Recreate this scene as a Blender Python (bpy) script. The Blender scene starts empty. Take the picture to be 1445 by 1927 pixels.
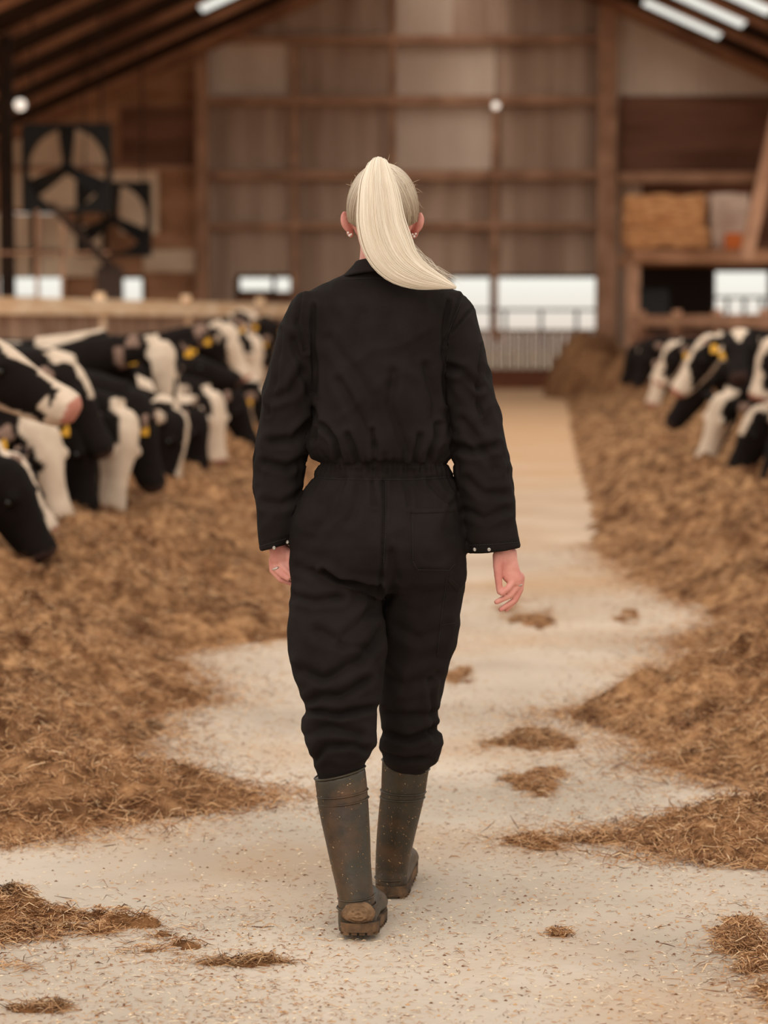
import bpy, bmesh, math, random
import numpy as np
from mathutils import Vector, Matrix, noise
from mathutils.bvhtree import BVHTree
R = math.radians
random.seed(7); rng = np.random.default_rng(7)
scene = bpy.context.scene
COL = scene.collection

# ------------------------------------------------------------------ camera
CAM_Z = 1.37
FPX = 1927 * 85 / 36.0
PITCH, YAW = R(4.318), R(1.601)
cd = bpy.data.cameras.new('camera'); cam = bpy.data.objects.new('camera', cd); COL.objects.link(cam)
cd.lens = 85; cd.sensor_fit = 'VERTICAL'; cd.sensor_height = 36; cd.sensor_width = 27
cd.clip_end = 400
cam.location = (0, 0, CAM_Z); cam.rotation_euler = (math.pi/2 - PITCH, 0, YAW)
cd.dof.use_dof = True; cd.dof.focus_distance = 5.5; cd.dof.aperture_fstop = 3.0; cd.dof.aperture_blades = 0
scene.camera = cam
CM = cam.rotation_euler.to_matrix()

# ------------------------------------------------------------------ world, sun, exposure
w = bpy.data.worlds.new('world'); scene.world = w; w.use_nodes = True
wn = w.node_tree.nodes; wl = w.node_tree.links
bg = wn['Background']; bg.inputs['Strength'].default_value = 1.0
tc = wn.new('ShaderNodeTexCoord'); sep = wn.new('ShaderNodeSeparateXYZ'); cr = wn.new('ShaderNodeValToRGB')
wl.new(tc.outputs['Generated'], sep.inputs[0]); wl.new(sep.outputs['Z'], cr.inputs[0]); wl.new(cr.outputs[0], bg.inputs[0])
cr.color_ramp.elements[0].position = 0.0; cr.color_ramp.elements[0].color = (.80, .70, .60, 1)
cr.color_ramp.elements[1].position = 0.9; cr.color_ramp.elements[1].color = (1.05, .97, .88, 1)
e = cr.color_ramp.elements.new(.02); e.color = (.95, .93, .84, 1)
sd = bpy.data.lights.new('sun', 'SUN'); sun = bpy.data.objects.new('sun', sd); COL.objects.link(sun)
sd.energy = 1.1; sd.angle = R(50); sd.color = (1.0, .91, .82)
sun.rotation_euler = (R(40), R(-10), 0)
vs = scene.view_settings
vs.view_transform = 'Standard'; vs.look = 'None'; vs.gamma = 1; vs.use_curve_mapping = False
vs.exposure = 0.0

# ------------------------------------------------------------------ helpers
def W(px, py, Y):
    """the point of the place that lies at distance Y down the barn"""
    d = CM @ Vector(((px-722.5)/FPX, (963.5-py)/FPX, -1))
    return Vector((0, 0, CAM_Z)) + d * (Y/d.y)
def PX(v):
    q = CM.transposed() @ (Vector(v) - Vector((0, 0, CAM_Z)))
    return (722.5 + FPX*q.x/-q.z, 963.5 - FPX*q.y/-q.z)

def tag(o, label=None, cat=None, group=None, kind=None):
    if label: o['label'] = label
    if cat: o['category'] = cat
    if group: o['group'] = group
    if kind: o['kind'] = kind
    return o
def link(name, me, mat=None, parent=None, smooth=True):
    o = bpy.data.objects.new(name, me); COL.objects.link(o)
    if mat is not None and len(me.materials) == 0: me.materials.append(mat)
    if smooth and len(me.polygons):
        me.polygons.foreach_set('use_smooth', [True]*len(me.polygons))
    if parent is not None:
        o.parent = parent
        o.matrix_parent_inverse = parent.matrix_world.inverted()
    return o
def empty(name, loc):
    o = bpy.data.objects.new(name, None); COL.objects.link(o); o.location = loc
    o.empty_display_size = .1
    o.matrix_world = Matrix.Translation(loc)
    return o
def local(me, loc):
    me.transform(Matrix.Translation(-Vector(loc))); return me

class MB:
    def __init__(s): s.v = []; s.f = []
    def add(s, vs_, fs):
        n = len(s.v); s.v += [tuple(a) for a in vs_]; s.f += [tuple(i+n for i in f) for f in fs]
    def box(s, a, b):
        x0, y0, z0 = [min(p, q) for p, q in zip(a, b)]; x1, y1, z1 = [max(p, q) for p, q in zip(a, b)]
        s.add([(x0,y0,z0),(x1,y0,z0),(x1,y1,z0),(x0,y1,z0),(x0,y0,z1),(x1,y0,z1),(x1,y1,z1),(x0,y1,z1)],
              [(0,3,2,1),(4,5,6,7),(0,1,5,4),(1,2,6,5),(2,3,7,6),(3,0,4,7)])
    def bar(s, p, q, w_, h, up=(0,0,1)):
        p, q = Vector(p), Vector(q); d = (q-p).normalized(); u = Vector(up)
        sd_ = d.cross(u).normalized(); u = sd_.cross(d)
        c = []
        for base in (p, q):
            for a, b in ((-1,-1),(1,-1),(1,1),(-1,1)): c.append(base + sd_*a*w_/2 + u*b*h/2)
        s.add(c, [(0,1,2,3),(7,6,5,4),(0,4,5,1),(1,5,6,2),(2,6,7,3),(3,7,4,0)])
    def loft(s, rings):
        n = len(rings[0]); vv = [p for r in rings for p in r]; ff = []
        for i in range(len(rings)-1):
            for j in range(n):
                k = (j+1) % n
                ff.append((i*n+j, i*n+k, (i+1)*n+k, (i+1)*n+j))
        ff.append(tuple(range(n-1, -1, -1))); b = (len(rings)-1)*n; ff.append(tuple(b+j for j in range(n)))
        s.add(vv, ff)
    def tube(s, pts, rad, n=12, flat=1.0, up=(0,1,0)):
        pts = [Vector(p) for p in pts]; rings = []
        if not hasattr(rad, '__len__'): rad = [rad]*len(pts)
        # rounded ends
        ext = []
        d0 = (pts[0]-pts[1]).normalized(); d1 = (pts[-1]-pts[-2]).normalized()
        P = [pts[0]+d0*rad[0]*.85, pts[0]+d0*rad[0]*.55] + pts + [pts[-1]+d1*rad[-1]*.55, pts[-1]+d1*rad[-1]*.85]
        Rr = [rad[0]*.35, rad[0]*.8] + list(rad) + [rad[-1]*.8, rad[-1]*.35]
        for i, p in enumerate(P):
            a = P[max(i-1, 0)]; b = P[min(i+1, len(P)-1)]; d = (b-a).normalized()
            u = Vector(up)
            if abs(d.dot(u)) > .95: u = Vector((1,0,0))
            x = d.cross(u).normalized(); y = d.cross(x)
            rings.append([p + (x*math.cos(t) + y*math.sin(t)*flat)*Rr[i] for t in [2*math.pi*k/n for k in range(n)]])
        s.loft(rings)
    def ell(s, c, r, rot=None, nu=20, nv=12):
        c = Vector(c); M = rot.to_matrix() if rot is not None and hasattr(rot, 'to_matrix') else (rot or Matrix.Identity(3))
        rings = []
        for i in range(nv+1):
            th = math.pi*(i+.08)/(nv+.16)
            rings.append([c + M @ Vector((r[0]*math.sin(th)*math.cos(a), r[1]*math.sin(th)*math.sin(a), r[2]*math.cos(th)))
                          for a in [2*math.pi*k/nu for k in range(nu)]])
        s.loft(rings)
    def mesh(s, name='m'):
        me = bpy.data.meshes.new(name); me.from_pydata(s.v, [], s.f); me.update()
        bm = bmesh.new(); bm.from_mesh(me); bmesh.ops.recalc_face_normals(bm, faces=bm.faces[:]); bm.to_mesh(me); bm.free()
        return me
    def build(s, name, mat, parent=None, smooth=False):
        return link(name, s.mesh(name), mat, parent, smooth)

def remesh(me, voxel, smooth=3, fac=.5):
    o = bpy.data.objects.new('tmp', me); COL.objects.link(o)
    m = o.modifiers.new('r', 'REMESH'); m.mode = 'VOXEL'; m.voxel_size = voxel
    if smooth:
        k = o.modifiers.new('s', 'SMOOTH'); k.factor = fac; k.iterations = smooth
    dg = bpy.context.evaluated_depsgraph_get(); dg.update()
    out = bpy.data.meshes.new_from_object(o.evaluated_get(dg))
    bpy.data.objects.remove(o)
    return out
def get_co(me):
    a = np.empty(len(me.vertices)*3, np.float32); me.vertices.foreach_get('co', a); return a.reshape(-1, 3).astype(float)
def get_no(me):
    a = np.empty(len(me.vertices)*3, np.float32); me.vertices.foreach_get('normal', a); return a.reshape(-1, 3).astype(float)
def set_co(me, a):
    me.vertices.foreach_set('co', a.astype(np.float32).ravel()); me.update()
def set_col(me, c):
    at = me.color_attributes.new('Col', 'FLOAT_COLOR', 'POINT')
    c = np.concatenate([c, np.ones((len(c), 1))], 1).astype(np.float32); at.data.foreach_set('color', c.ravel())
def N3(p, s=1.0): return noise.noise(Vector(p)*s)
def pxarr(co):
    q = (co - np.array([0, 0, CAM_Z])) @ np.array(CM)
    return 722.5 + FPX*q[:, 0]/-q[:, 2], 963.5 - FPX*q[:, 1]/-q[:, 2]
def segdist(x, y, pts):
    best = np.full(x.shape, 1e9)
    for (x0, y0), (x1, y1) in zip(pts[:-1], pts[1:]):
        dx, dy = x1-x0, y1-y0; L = dx*dx+dy*dy+1e-9
        t = np.clip(((x-x0)*dx+(y-y0)*dy)/L, 0, 1)
        best = np.minimum(best, np.hypot(x-x0-t*dx, y-y0-t*dy))
    return best
def grid_mesh(name, V, nu, nv):
    idx = np.arange(nu*nv).reshape(nu, nv)
    F = np.stack([idx[:-1,:-1], idx[1:,:-1], idx[1:,1:], idx[:-1,1:]], -1).reshape(-1, 4)
    return np_mesh(name, V, F)
def np_mesh(name, V, F):
    me = bpy.data.meshes.new(name); F = np.asarray(F)
    me.vertices.add(len(V)); me.vertices.foreach_set('co', np.asarray(V, np.float32).ravel())
    k = F.shape[1]
    me.loops.add(F.size); me.loops.foreach_set('vertex_index', F.astype(np.int32).ravel())
    me.polygons.add(len(F)); me.polygons.foreach_set('loop_start', (np.arange(len(F))*k).astype(np.int32))
    try: me.polygons.foreach_set('loop_total', np.full(len(F), k, np.int32))
    except Exception: pass
    me.update(calc_edges=True); me.validate()
    return me

# ------------------------------------------------------------------ materials
def lin(c): return tuple(((v/255+.055)/1.055)**2.4 if v > 10 else v/255/12.92 for v in c)
def mat(name, c1, c2=None, scale=5, rough=.85, bump=0, bscale=None, metal=0, stretch=(1,1,1), detail=6, spec=.3, attr=False, lo=.35, hi=.65, sheen=0, c3=None, s3=1, lo3=.5, hi3=.7):
    m = bpy.data.materials.new(name); m.use_nodes = True; nt = m.node_tree; n = nt.nodes; l = nt.links
    b = n['Principled BSDF']; b.inputs['Roughness'].default_value = rough; b.inputs['Metallic'].default_value = metal
    b.inputs['Specular IOR Level'].default_value = spec
    if sheen: b.inputs['Sheen Weight'].default_value = sheen; b.inputs['Sheen Roughness'].default_value = .6
    t = n.new('ShaderNodeTexCoord'); mp = n.new('ShaderNodeMapping'); mp.inputs['Scale'].default_value = stretch
    l.new(t.outputs['Object'], mp.inputs[0])
    def nz(sc, lo_, hi_, det=detail):
        x = n.new('ShaderNodeTexNoise'); x.inputs['Scale'].default_value = sc; x.inputs['Detail'].default_value = det
        l.new(mp.outputs[0], x.inputs['Vector'])
        r = n.new('ShaderNodeMapRange'); r.inputs[1].default_value = lo_; r.inputs[2].default_value = hi_
        l.new(x.outputs[0], r.inputs[0]); return x, r
    def mix(f, a, b_):
        x = n.new('ShaderNodeMix'); x.data_type = 'RGBA'; l.new(f, x.inputs[0])
        for s_, v in ((6, a), (7, b_)):
            if isinstance(v, tuple): x.inputs[s_].default_value = (*v[:3], 1)
            else: l.new(v, x.inputs[s_])
        return x.outputs[2]
    src = None
    if attr:
        a = n.new('ShaderNodeAttribute'); a.attribute_name = 'Col'; src = a.outputs[0]
        if c2 is not None:
            x, r = nz(scale, lo, hi); mm = n.new('ShaderNodeMix'); mm.data_type = 'RGBA'; mm.blend_type = 'MULTIPLY'
            mm.inputs[0].default_value = 1; l.new(src, mm.inputs[6]); l.new(mix(r.outputs[0], c1, c2), mm.inputs[7]); src = mm.outputs[2]
    elif c2 is not None:
        x, r = nz(scale, lo, hi); src = mix(r.outputs[0], c1, c2)
    if c3 is not None:
        x, r = nz(s3, lo3, hi3); src = mix(r.outputs[0], src if src is not None else c1, c3)
    if src is None: b.inputs['Base Color'].default_value = (*c1, 1)
    else: l.new(src, b.inputs['Base Color'])
    if bump:
        x, r = nz(bscale or scale*4, 0, 1, 8); bp = n.new('ShaderNodeBump'); bp.inputs['Distance'].default_value = bump
        bp.inputs['Strength'].default_value = 1; l.new(x.outputs[0], bp.inputs['Height']); l.new(bp.outputs[0], b.inputs['Normal'])
    return m
M = {}
M['floor'] = mat('concrete', lin((209,194,177)), lin((178,163,147)), 1.1, .8, .004, 45, c3=lin((186,150,114)), s3=.6, lo3=.5, hi3=.74, spec=.25)
M['hay'] = mat('silage', (1,1,1), (.42,.37,.34), 16, .95, .025, 40, attr=True, spec=.1, lo=.38, hi=.6)
M['straw'] = mat('straw', (1,1,1), attr=True, rough=.7, spec=.2)
M['chips'] = mat('chips', (1,1,1), attr=True, rough=.8)
M['sheet'] = mat('corrugated_sheet', lin((196,168,148)), lin((156,127,108)), .9, .6, 0, metal=0, stretch=(2.2,1,.2), spec=.2)
M['sheet_light'] = mat('corrugated_sheet_pale', lin((226,206,188)), lin((198,175,157)), .6, .6, 0, stretch=(1,1,.3), spec=.2)
M['steel'] = mat('painted_steel', lin((186,142,114)), lin((148,108,84)), 2, .7, spec=.2)
M['steel_dark'] = mat('dark_steel', lin((52,34,24)), lin((36,24,17)), 2, .7, spec=.2)
M['rafter'] = mat('rafter_steel', lin((176,126,96)), lin((116,78,58)), .8, .8, spec=.2)
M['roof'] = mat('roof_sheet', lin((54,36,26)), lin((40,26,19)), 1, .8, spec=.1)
M['board'] = mat('brown_board', lin((190,142,110)), lin((142,100,74)), .8, .85, stretch=(1,1,2.5), spec=.1)
M['board_dark'] = mat('dark_board', lin((140,100,80)), lin((98,66,52)), .7, .85, stretch=(.4,1,3), spec=.1)
M['wood_pale'] = mat('pale_timber', lin((250,222,190)), lin((226,186,146)), 2, .8, stretch=(1,1,4))
M['slat'] = mat('grey_slat', lin((178,148,126)), lin((136,106,88)), 3, .85, stretch=(4,1,.4))
M['fanblack'] = mat('black_fan_metal', lin((16,10,7)), rough=.6)
M['beige'] = mat('beige_curtain', lin((244,220,194)), lin((210,180,154)), .8, .9)
M['bale'] = mat('straw_bale', lin((232,172,118)), lin((178,118,76)), 5, .95, .03, 30, stretch=(1,1,3))
M['plastic_grey'] = mat('grey_wrap', lin((210,184,166)), lin((170,142,126)), 2, .6)
M['dark'] = mat('dark_boarding', lin((36,26,21)), rough=.9)
M['cloth'] = mat('black_twill', (.0185,.0140,.0130), (.0125,.0092,.0084), 9, .9, .0007, 900, spec=.1)
M['thread'] = mat('stitching', (.028,.024,.022), rough=.9)
M['skin'] = mat('skin', lin((224,160,146)), lin((204,132,120)), 25, .5, .0004, 300, spec=.35)
M['eye'] = mat('eye', (.8,.8,.78), rough=.2)
M['hair'] = mat('blonde_hair', (1,1,1), attr=True, rough=.45, spec=.4)
M['boot'] = mat('olive_rubber', lin((60,52,37)), lin((42,32,22)), 7, .45, .0008, 90, spec=.45, c3=lin((98,66,40)), s3=10, lo3=.5, hi3=.8)
M['sole'] = mat('muddy_sole', lin((60,48,38)), lin((122,92,66)), 22, .85, .004, 60)
M['mud'] = mat('dried_mud', lin((140,110,82)), lin((82,60,42)), 24, .95, .004, 90)
M['silver'] = mat('silver', (.62,.58,.54), rough=.38, metal=1)
M['pearl'] = mat('pearl', (.85,.8,.74), rough=.2, spec=.6)
M['coat'] = mat('cow_coat', (1,1,1), (.8,.78,.76), 8, .8, attr=True, spec=.08)
M['tag'] = mat('yellow_tag', lin((232,172,52)), rough=.5)
M['coweye'] = mat('cow_eye', (.01,.008,.006), rough=.15, spec=.6)
M['bulb'] = bpy.data.materials.new('lamp_glow'); M['bulb'].use_nodes = True
_b = M['bulb'].node_tree.nodes['Principled BSDF']; _b.inputs['Emission Color'].default_value = (1,.86,.72,1); _b.inputs['Emission Strength'].default_value = 1.0

nt = M['floor'].node_tree; _n = nt.nodes; _l = nt.links; _b2 = _n['Principled BSDF']
src_ = _b2.inputs['Base Color'].links[0].from_socket
t_ = _n.new('ShaderNodeTexCoord'); sp_ = _n.new('ShaderNodeSeparateXYZ'); _l.new(t_.outputs['Object'], sp_.inputs[0])
mr_ = _n.new('ShaderNodeMapRange'); mr_.inputs[1].default_value = 7; mr_.inputs[2].default_value = 30; mr_.inputs[4].default_value = .85; _l.new(sp_.outputs['Y'], mr_.inputs[0])
mx_ = _n.new('ShaderNodeMix'); mx_.data_type = 'RGBA'; _l.new(mr_.outputs[0], mx_.inputs[0]); _l.new(src_, mx_.inputs[6]); mx_.inputs[7].default_value = (*lin((204,160,118)), 1)
_l.new(mx_.outputs[2], _b2.inputs['Base Color'])
# ------------------------------------------------------------------ the building
YW = 56.5                       # gable wall
RZ = W(845, -113, YW).z; TAN = .45
XH = 12.5
def roof_z(x): return RZ - TAN*abs(x)
# floor
fl = MB(); fl.add([(-30,-6,0),(30,-6,0),(30,YW+.3,0),(-30,YW+.3,0)], [(0,1,2,3)])
o = fl.build('floor', M['floor']); tag(o, kind='structure')
gm = MB(); gm.add([(-60,YW+.3,-.02),(60,YW+.3,-.02),(60,160,-.02),(-60,160,-.02)], [(0,1,2,3)])
tag(gm.build('trim_1', mat('yard', lin((214,206,186)), lin((190,180,158)), .3)), kind='structure')

def sheet(mb, x0, x1, z0, z1, y, pitch=.2, amp=.04, top=None):
    n = max(2, int((x1-x0)/pitch*6)); f = []; v = []
    for i in range(n+1):
        x = x0 + (x1-x0)*i/n; yy = y + amp*max(-.6, min(.6, math.sin(2*math.pi*x/pitch)))
        zt = z1 if top is None else min(z1, top(x))
        zt = max(zt, z0+.001)
        v += [(x, yy, z0), (x, yy, zt)]
    for i in range(n): f.append((2*i, 2*i+2, 2*i+3, 2*i+1))
    mb.add(v, f)
def wx(px): return W(px, 600, YW).x
def wz(py): return W(800, py, YW).z
# back wall: dark corrugated sheets, some paler, above window level; wooden boarding on the outer bays
wb = MB(); wp = MB(); wd = MB(); wd2 = MB()
top = lambda x: roof_z(x) + .14
zs = [wz(523), wz(425), wz(330), wz(190), wz(72), 99]
xs = [wx(388), wx(560), wx(740), wx(930), wx(1128)]
pale = {(3,2),(2,2),(4,2),(3,0)}
for i in range(5):
    for j in range(4):
        (wp if (i, j) in pale else wb).__class__
        x0, x1 = xs[j], xs[j+1]
        if (i, j) == (4, 2):
            sheet(wp, x0, wx(850), zs[i], zs[i+1], YW, top=top); sheet(wb, wx(850), x1, zs[i], zs[i+1], YW, top=top)
        else: sheet(wp if (i, j) in pale else wb, x0, x1, zs[i], zs[i+1], YW, top=top)
sheet(wp, wx(1128), 12.5, wz(200), 99, YW, top=top)
sheet(wb, wx(1122), wx(1205), 0, wz(200), YW)
sheet(wb, wx(388), wx(440), wz(600), zs[0], YW); sheet(wb, wx(548), wx(850), wz(600), zs[0], YW)
sheet(wb, wx(388), wx(850), wz(640), wz(600), YW)
obj_wall = wb.build('wall_back', M['sheet'], smooth=True); tag(obj_wall, kind='structure')
tag(wp.build('wall_back', M['sheet_light'], smooth=True), kind='structure')
def rect(mb, a, b, c, d, y, t=.06, top=None):     # px x0,x1 py y0(top),y1(bottom)
    X0, X1 = wx(a), wx(b); z1, z0 = wz(c), wz(d); n = max(1, int((X1-X0)/.5))
    for i in range(n):
        x0, x1 = X0+(X1-X0)*i/n, X0+(X1-X0)*(i+1)/n
        h0, h1 = max(z0+.01, min(z1, roof_z(x0)+.14)), max(z0+.01, min(z1, roof_z(x1)+.14))
        mb.add([(x0,y,z0),(x1,y,z0),(x1,y,h1),(x0,y,h0),(x0,y+t,z0),(x1,y+t,z0),(x1,y+t,h1),(x0,y+t,h0)],
               [(0,1,2,3),(7,6,5,4),(0,4,5,1),(1,5,6,2),(2,6,7,3),(3,7,4,0)])
bl = MB()
rect(bl, -230, 388, 40, 318, YW); rect(bl, -230, 388, 318, 400, YW-.02)
rect(bl, 120, 388, 400, 522, YW); rect(bl, -230, -2, 400, 640, YW); rect(bl, 118, 228, 522, 640, YW); rect(bl, 268, 388, 522, 640, YW)
rect(bl, -2, 118, 566, 640, YW); rect(bl, 228, 268, 568, 640, YW)
tag(bl.build('wall_back', M['board']), kind='structure')
bd = MB(); rect(bd, 1162, 1700, 182, 330, YW-.08); rect(bd, 1200, 1345, 330, 640, YW); rect(bd, 1345, 1700, 330, 512, YW); rect(bd, 1345, 1700, 600, 640, YW)
rect(bd, 1450, 1700, 512, 600, YW)
rect(bd, 230, 372, 200, 315, YW-.05)
tag(bd.build('wall_back', M['board_dark']), kind='structure')
ki = 2
def trim(mb, m, n=[2]):
    o = mb.build('trim_%d' % n[0], m); n[0] += 1; tag(o, kind='structure'); return o
# plank dado under the gable windows and red-brown kerb
d = MB()
x = wx(388)
while x < wx(1190):
    d.box((x, YW-.14, wz(700)), (x+.17, YW-.09, wz(622 + random.uniform(-1, 1)))); x += .2
trim(d, M['slat'])
d = MB(); d.box((wx(380), YW-.3, 0), (wx(1200), YW-.1, wz(694))); trim(d, mat('red_kerb', lin((120,72,48)), lin((92,54,38)), 1.5))
# girts
for py, t in ((75,.16),(190,.2),(330,.22),(425,.15)):
    g = MB(); g.box((wx(392), YW-.25, wz(py)-t/2), (wx(1128), YW-.03, wz(py)+t/2)); trim(g, M['steel'])
# posts between girts
for px, a, b, wd_ in ((556,75,640,.16),(740,-60,330,.12),(930,190,640,.16)):
    g = MB(); g.box((wx(px)-wd_/2, YW-.2, wz(b)), (wx(px)+wd_/2, YW-.04, wz(a))); trim(g, M['steel'])
for px, wd_ in ((385,.28),(1138,.42)):
    g = MB(); X0 = wx(px); zt = roof_z(X0)
    g.box((X0-wd_/2, YW-.5, 0), (X0+wd_/2, YW-.46, zt)); g.box((X0-wd_/2, YW-.24, 0), (X0+wd_/2, YW-.2, zt)); g.box((X0-.04, YW-.46, 0), (X0+.04, YW-.24, zt))
    trim(g, M['steel'])
g = MB(); g.box((wx(1160), YW-.35, wz(346)), (wx(1700), YW-.1, wz(326))); trim(g, M['steel'])
g = MB(); g.box((wx(-230), YW-.2, wz(322)), (wx(372), YW-.05, wz(312))); trim(g, M['steel'])
# windows of the gable: open bands with frame, mullions and bars
wnum = [1]
def window(a, b, c, d_, mull=(), rails=(), low=()):
    r = bpy.data.objects.new('window_%d' % wnum[0], None); COL.objects.link(r); wnum[0] += 1; tag(r, kind='structure')
    f = MB(); x0, x1, z1, z0 = wx(a), wx(b), wz(c), wz(d_); y0, y1 = YW-.05, YW+.05
    for q in ((x0-.05,x1+.05,z1,z1+.07),(x0-.05,x1+.05,z0-.07,z0)): f.box((q[0],y0,q[2]),(q[1],y1,q[3]))
    for q in (x0-.05, x1): f.box((q,y0,z0),(q+.05,y1,z1))
    f.build('window_frame', M['steel_dark'], r)
    f = MB()
    for m_ in mull: f.box((wx(m_)-.045,y0,z0),(wx(m_)+.045,y1,z1))
    for m_ in rails: f.box((x0,y0,wz(m_)-.03),(x1,y1,wz(m_)+.03))
    for m_ in low: f.box((wx(m_)-.035,y0,z0),(wx(m_)+.035,y1,wz(rails[0])))
    if f.v: f.build('glazing_bar', M['steel_dark'], r)
window(850, 1120, 523, 620, (925,), (583,), (950, 1018, 1085))
window(20, 70, 522, 558); window(73, 118, 522, 566); window(228, 268, 524, 568)
window(452, 512, 522, 546); window(519, 546, 522, 582)
window(1345, 1450, 512, 600, (), (560,), (1368, 1400, 1432))
d = MB(); rect(d, 440, 550, 548, 640, YW); rect(d, 512, 519, 522, 560, YW); rect(d, 440, 452, 522, 560, YW); rect(d, 546, 552, 522, 640, YW); trim(d, M['board_dark'])
# pale curtain panels on the left bay
for (a, b, c, d_) in ((22,44,215,392),(48,206,238,394),(210,300,318,384),(-40,62,402,520),(72,120,402,520),(122,196,425,520),(272,368,470,512),(228,300,384,440)):
    g = MB(); rect(g, a, b, c, d_, YW-.12, .04); trim(g, M['beige'])
for (a, b, c, d_) in ((20,120,470,478),(196,205,400,560),(62,72,395,522)):
    g = MB(); rect(g, a, b, c, d_, YW-.22, .06); trim(g, M['steel_dark'])
# roof: sheets with open rooflight strips (some unseen, added for light), rafters under it
sky = {}
rf = MB()
YR = 38.0
def slab(s, x0, x1, y0, y1):
    v = []
    for x_ in (x0, x1):
        for y_ in (y0, y1):
            for t in (0, .05): v.append((s*x_, y_, RZ+.12 - TAN*x_ + t))
    rf.add(v, [(0,1,3,2),(4,6,7,5),(0,4,5,1),(2,3,7,6),(0,2,6,4),(1,5,7,3)])
for s, holes in ((1, [(53.7,4.2,5.9),(51.0,4.6,6.1),(48.3,4.9,6.3),(45.6,2.6,7.3),(43.2,2.6,8.3)]), (-1, [(51.0,4.2,5.3),(48.3,3.2,4.9),(45.6,2.2,4.6),(43.2,2.2,4.2)])):  # last two strips of each side are unseen, added to light the wall
    yy = YW+.2
    for yc, xa, xb in holes:
        slab(s, 1.3, XH, yc+.95, yy); slab(s, 1.3, xa, yc-.95, yc+.95); slab(s, xb, XH, yc-.95, yc+.95); yy = yc-.95  # ridge gap out of view, widened to let more light in
    slab(s, 1.3, XH, YR, yy)
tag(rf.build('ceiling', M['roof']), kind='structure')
for y in (56.0, 55.05, 52.35, 49.65, 46.95, 44.25, 41.5):
    for sg in (-1, 1):
        g = MB(); g.bar((0, y, RZ+.03), (sg*XH, y, RZ+.03-TAN*XH), .14, .15); trim(g, M['rafter'])
# side walls: low wall, open above
for s, nm in ((-1, 'wall_left'), (1, 'wall_right')):
    g = MB(); g.box((s*XH, YR-2, 0), (s*(XH+.15), YW, 1.2)); tag(g.build(nm, M['sheet']), kind='structure')
    g = MB(); yy = 34
    g.box((s*XH, YR, roof_z(XH)-.3), (s*(XH+.2), YW, roof_z(XH))); trim(g, M['steel'])
# columns nearer along the stalls
for px, Y, wpx in ((12, 44, 24),):
    a = W(px, 560, Y); g = MB(); hw = wpx/2*Y/FPX
    g.box((a.x-hw, Y, 0), (a.x+hw, Y+.3, roof_z(a.x))); trim(g, M['steel_dark'])
# inclined portal leg at right
g = MB(); g.bar(W(1402, 490, 41), W(1470, 190, 41), .22, .2, (0,1,0)); trim(g, M['steel'])
# diagonal brace at left
g = MB(); g.bar(W(95, 385, 40), W(212, 505, 40), .12, .12, (0,1,0)); trim(g, M['steel_dark'])
for (a, b) in (((-30,476),(205,476)), ((70,395),(70,560)), ((118,395),(118,560))):
    g = MB(); g.bar(W(a[0], a[1], 41), W(b[0], b[1], 41), .05, .05, (0,1,0)); trim(g, M['steel'])

# ------------------------------------------------------------------ stall equipment at the back
def fan(px, py, Y, size_px, label):
    c = W(px, py, Y); s = size_px/2*Y/FPX; r = empty('barn_fan', c)
    tag(r, label, 'fan', 'large square barn fans over the left stalls')
    n = 48; f = MB(); ro = s*.93; v = []; ff = []
    for k in range(n):
        a = 2*math.pi*k/n; cx, cz = math.cos(a), math.sin(a); m_ = max(abs(cx), abs(cz))
        for yy in (0, .35):
            v += [(c.x+cx*ro, Y+yy, c.z+cz*ro), (c.x+cx/m_*s*1.02, Y+yy, c.z+cz/m_*s*1.02)]
    for k in range(n):
        a = 4*k; b = 4*((k+1) % n)
        ff += [(a, b, b+1, a+1), (a+2, a+3, b+3, b+2), (a, a+2, b+2, b), (a+1, b+1, b+3, a+3)]
    f.add(v, ff); f.build('housing', M['fanblack'], r)
    for ang in (90, 210, 330):
        b = MB(); d_ = Vector((math.cos(R(ang)), 0, math.sin(R(ang)))); sd_ = Vector((-d_.z, 0, d_.x))
        rings = []
        for t, w_ in ((.1,.10),(.35,.15),(.7,.20),(.97,.22)):
            p = c + d_*s*t + Vector((0,.15,0)); tw = Vector((0,.35,0))
            u = (sd_ + tw).normalized()
            th = d_.cross(u)*.012
            rings.append([p+u*s*w_+th, p+u*s*w_-th, p-u*s*w_-th, p-u*s*w_+th])
        b.loft(rings); b.build('blade', M['fanblack'], r)
    h = MB(); h.tube([c+Vector((0,.02,0)), c+Vector((0,.3,0))], s*.15, 16, up=(0,0,1)); h.build('hub', M['fanblack'], r, True)
    for sx in (-.8, .8):
        g = MB(); g.bar(c+Vector((sx*s, .17, s)), Vector((c.x+sx*s, Y+.17, roof_z(c.x)-.1)), .03, .03, (0,1,0))
        g.build('hanger', M['steel_dark'], r)
fan(124, 316, 43, 162, 'black square barn fan with three blades, upper left and nearer of the two')
fan(212, 412, 48, 136, 'second black square barn fan, lower and farther back than the nearer one')

# left plank barrier behind the cows
p0, p1 = W(-60, 574, 33), W(640, 586, 47)
r = empty('plank_barrier', Vector((p0.x, p0.y, 0))); tag(r, 'long grey slatted barrier with pale timber top rail behind the left cows', 'fence')
b = MB(); b.bar(p0, p1, .2, .24); b.build('top_rail', M['wood_pale'], r)
b = MB(); n = 70; dd = (p1-p0)/n
for i in range(n):
    q = p0+dd*(i+.5); b.bar(Vector((q.x, q.y, .1)), Vector((q.x, q.y, q.z-.1)), dd.length*random.uniform(.7,.93), .03, (dd.y, -dd.x, 0))
b.build('slat_panel', M['slat'], r)
for t in (.03, .28, .5, .72, .9):
    q = p0.lerp(p1, t); b = MB(); b.box((q.x-.07, q.y-.07, 0), (q.x+.07, q.y+.07, q.z+.22)); b.build('post', M['wood_pale'], r)
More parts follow.
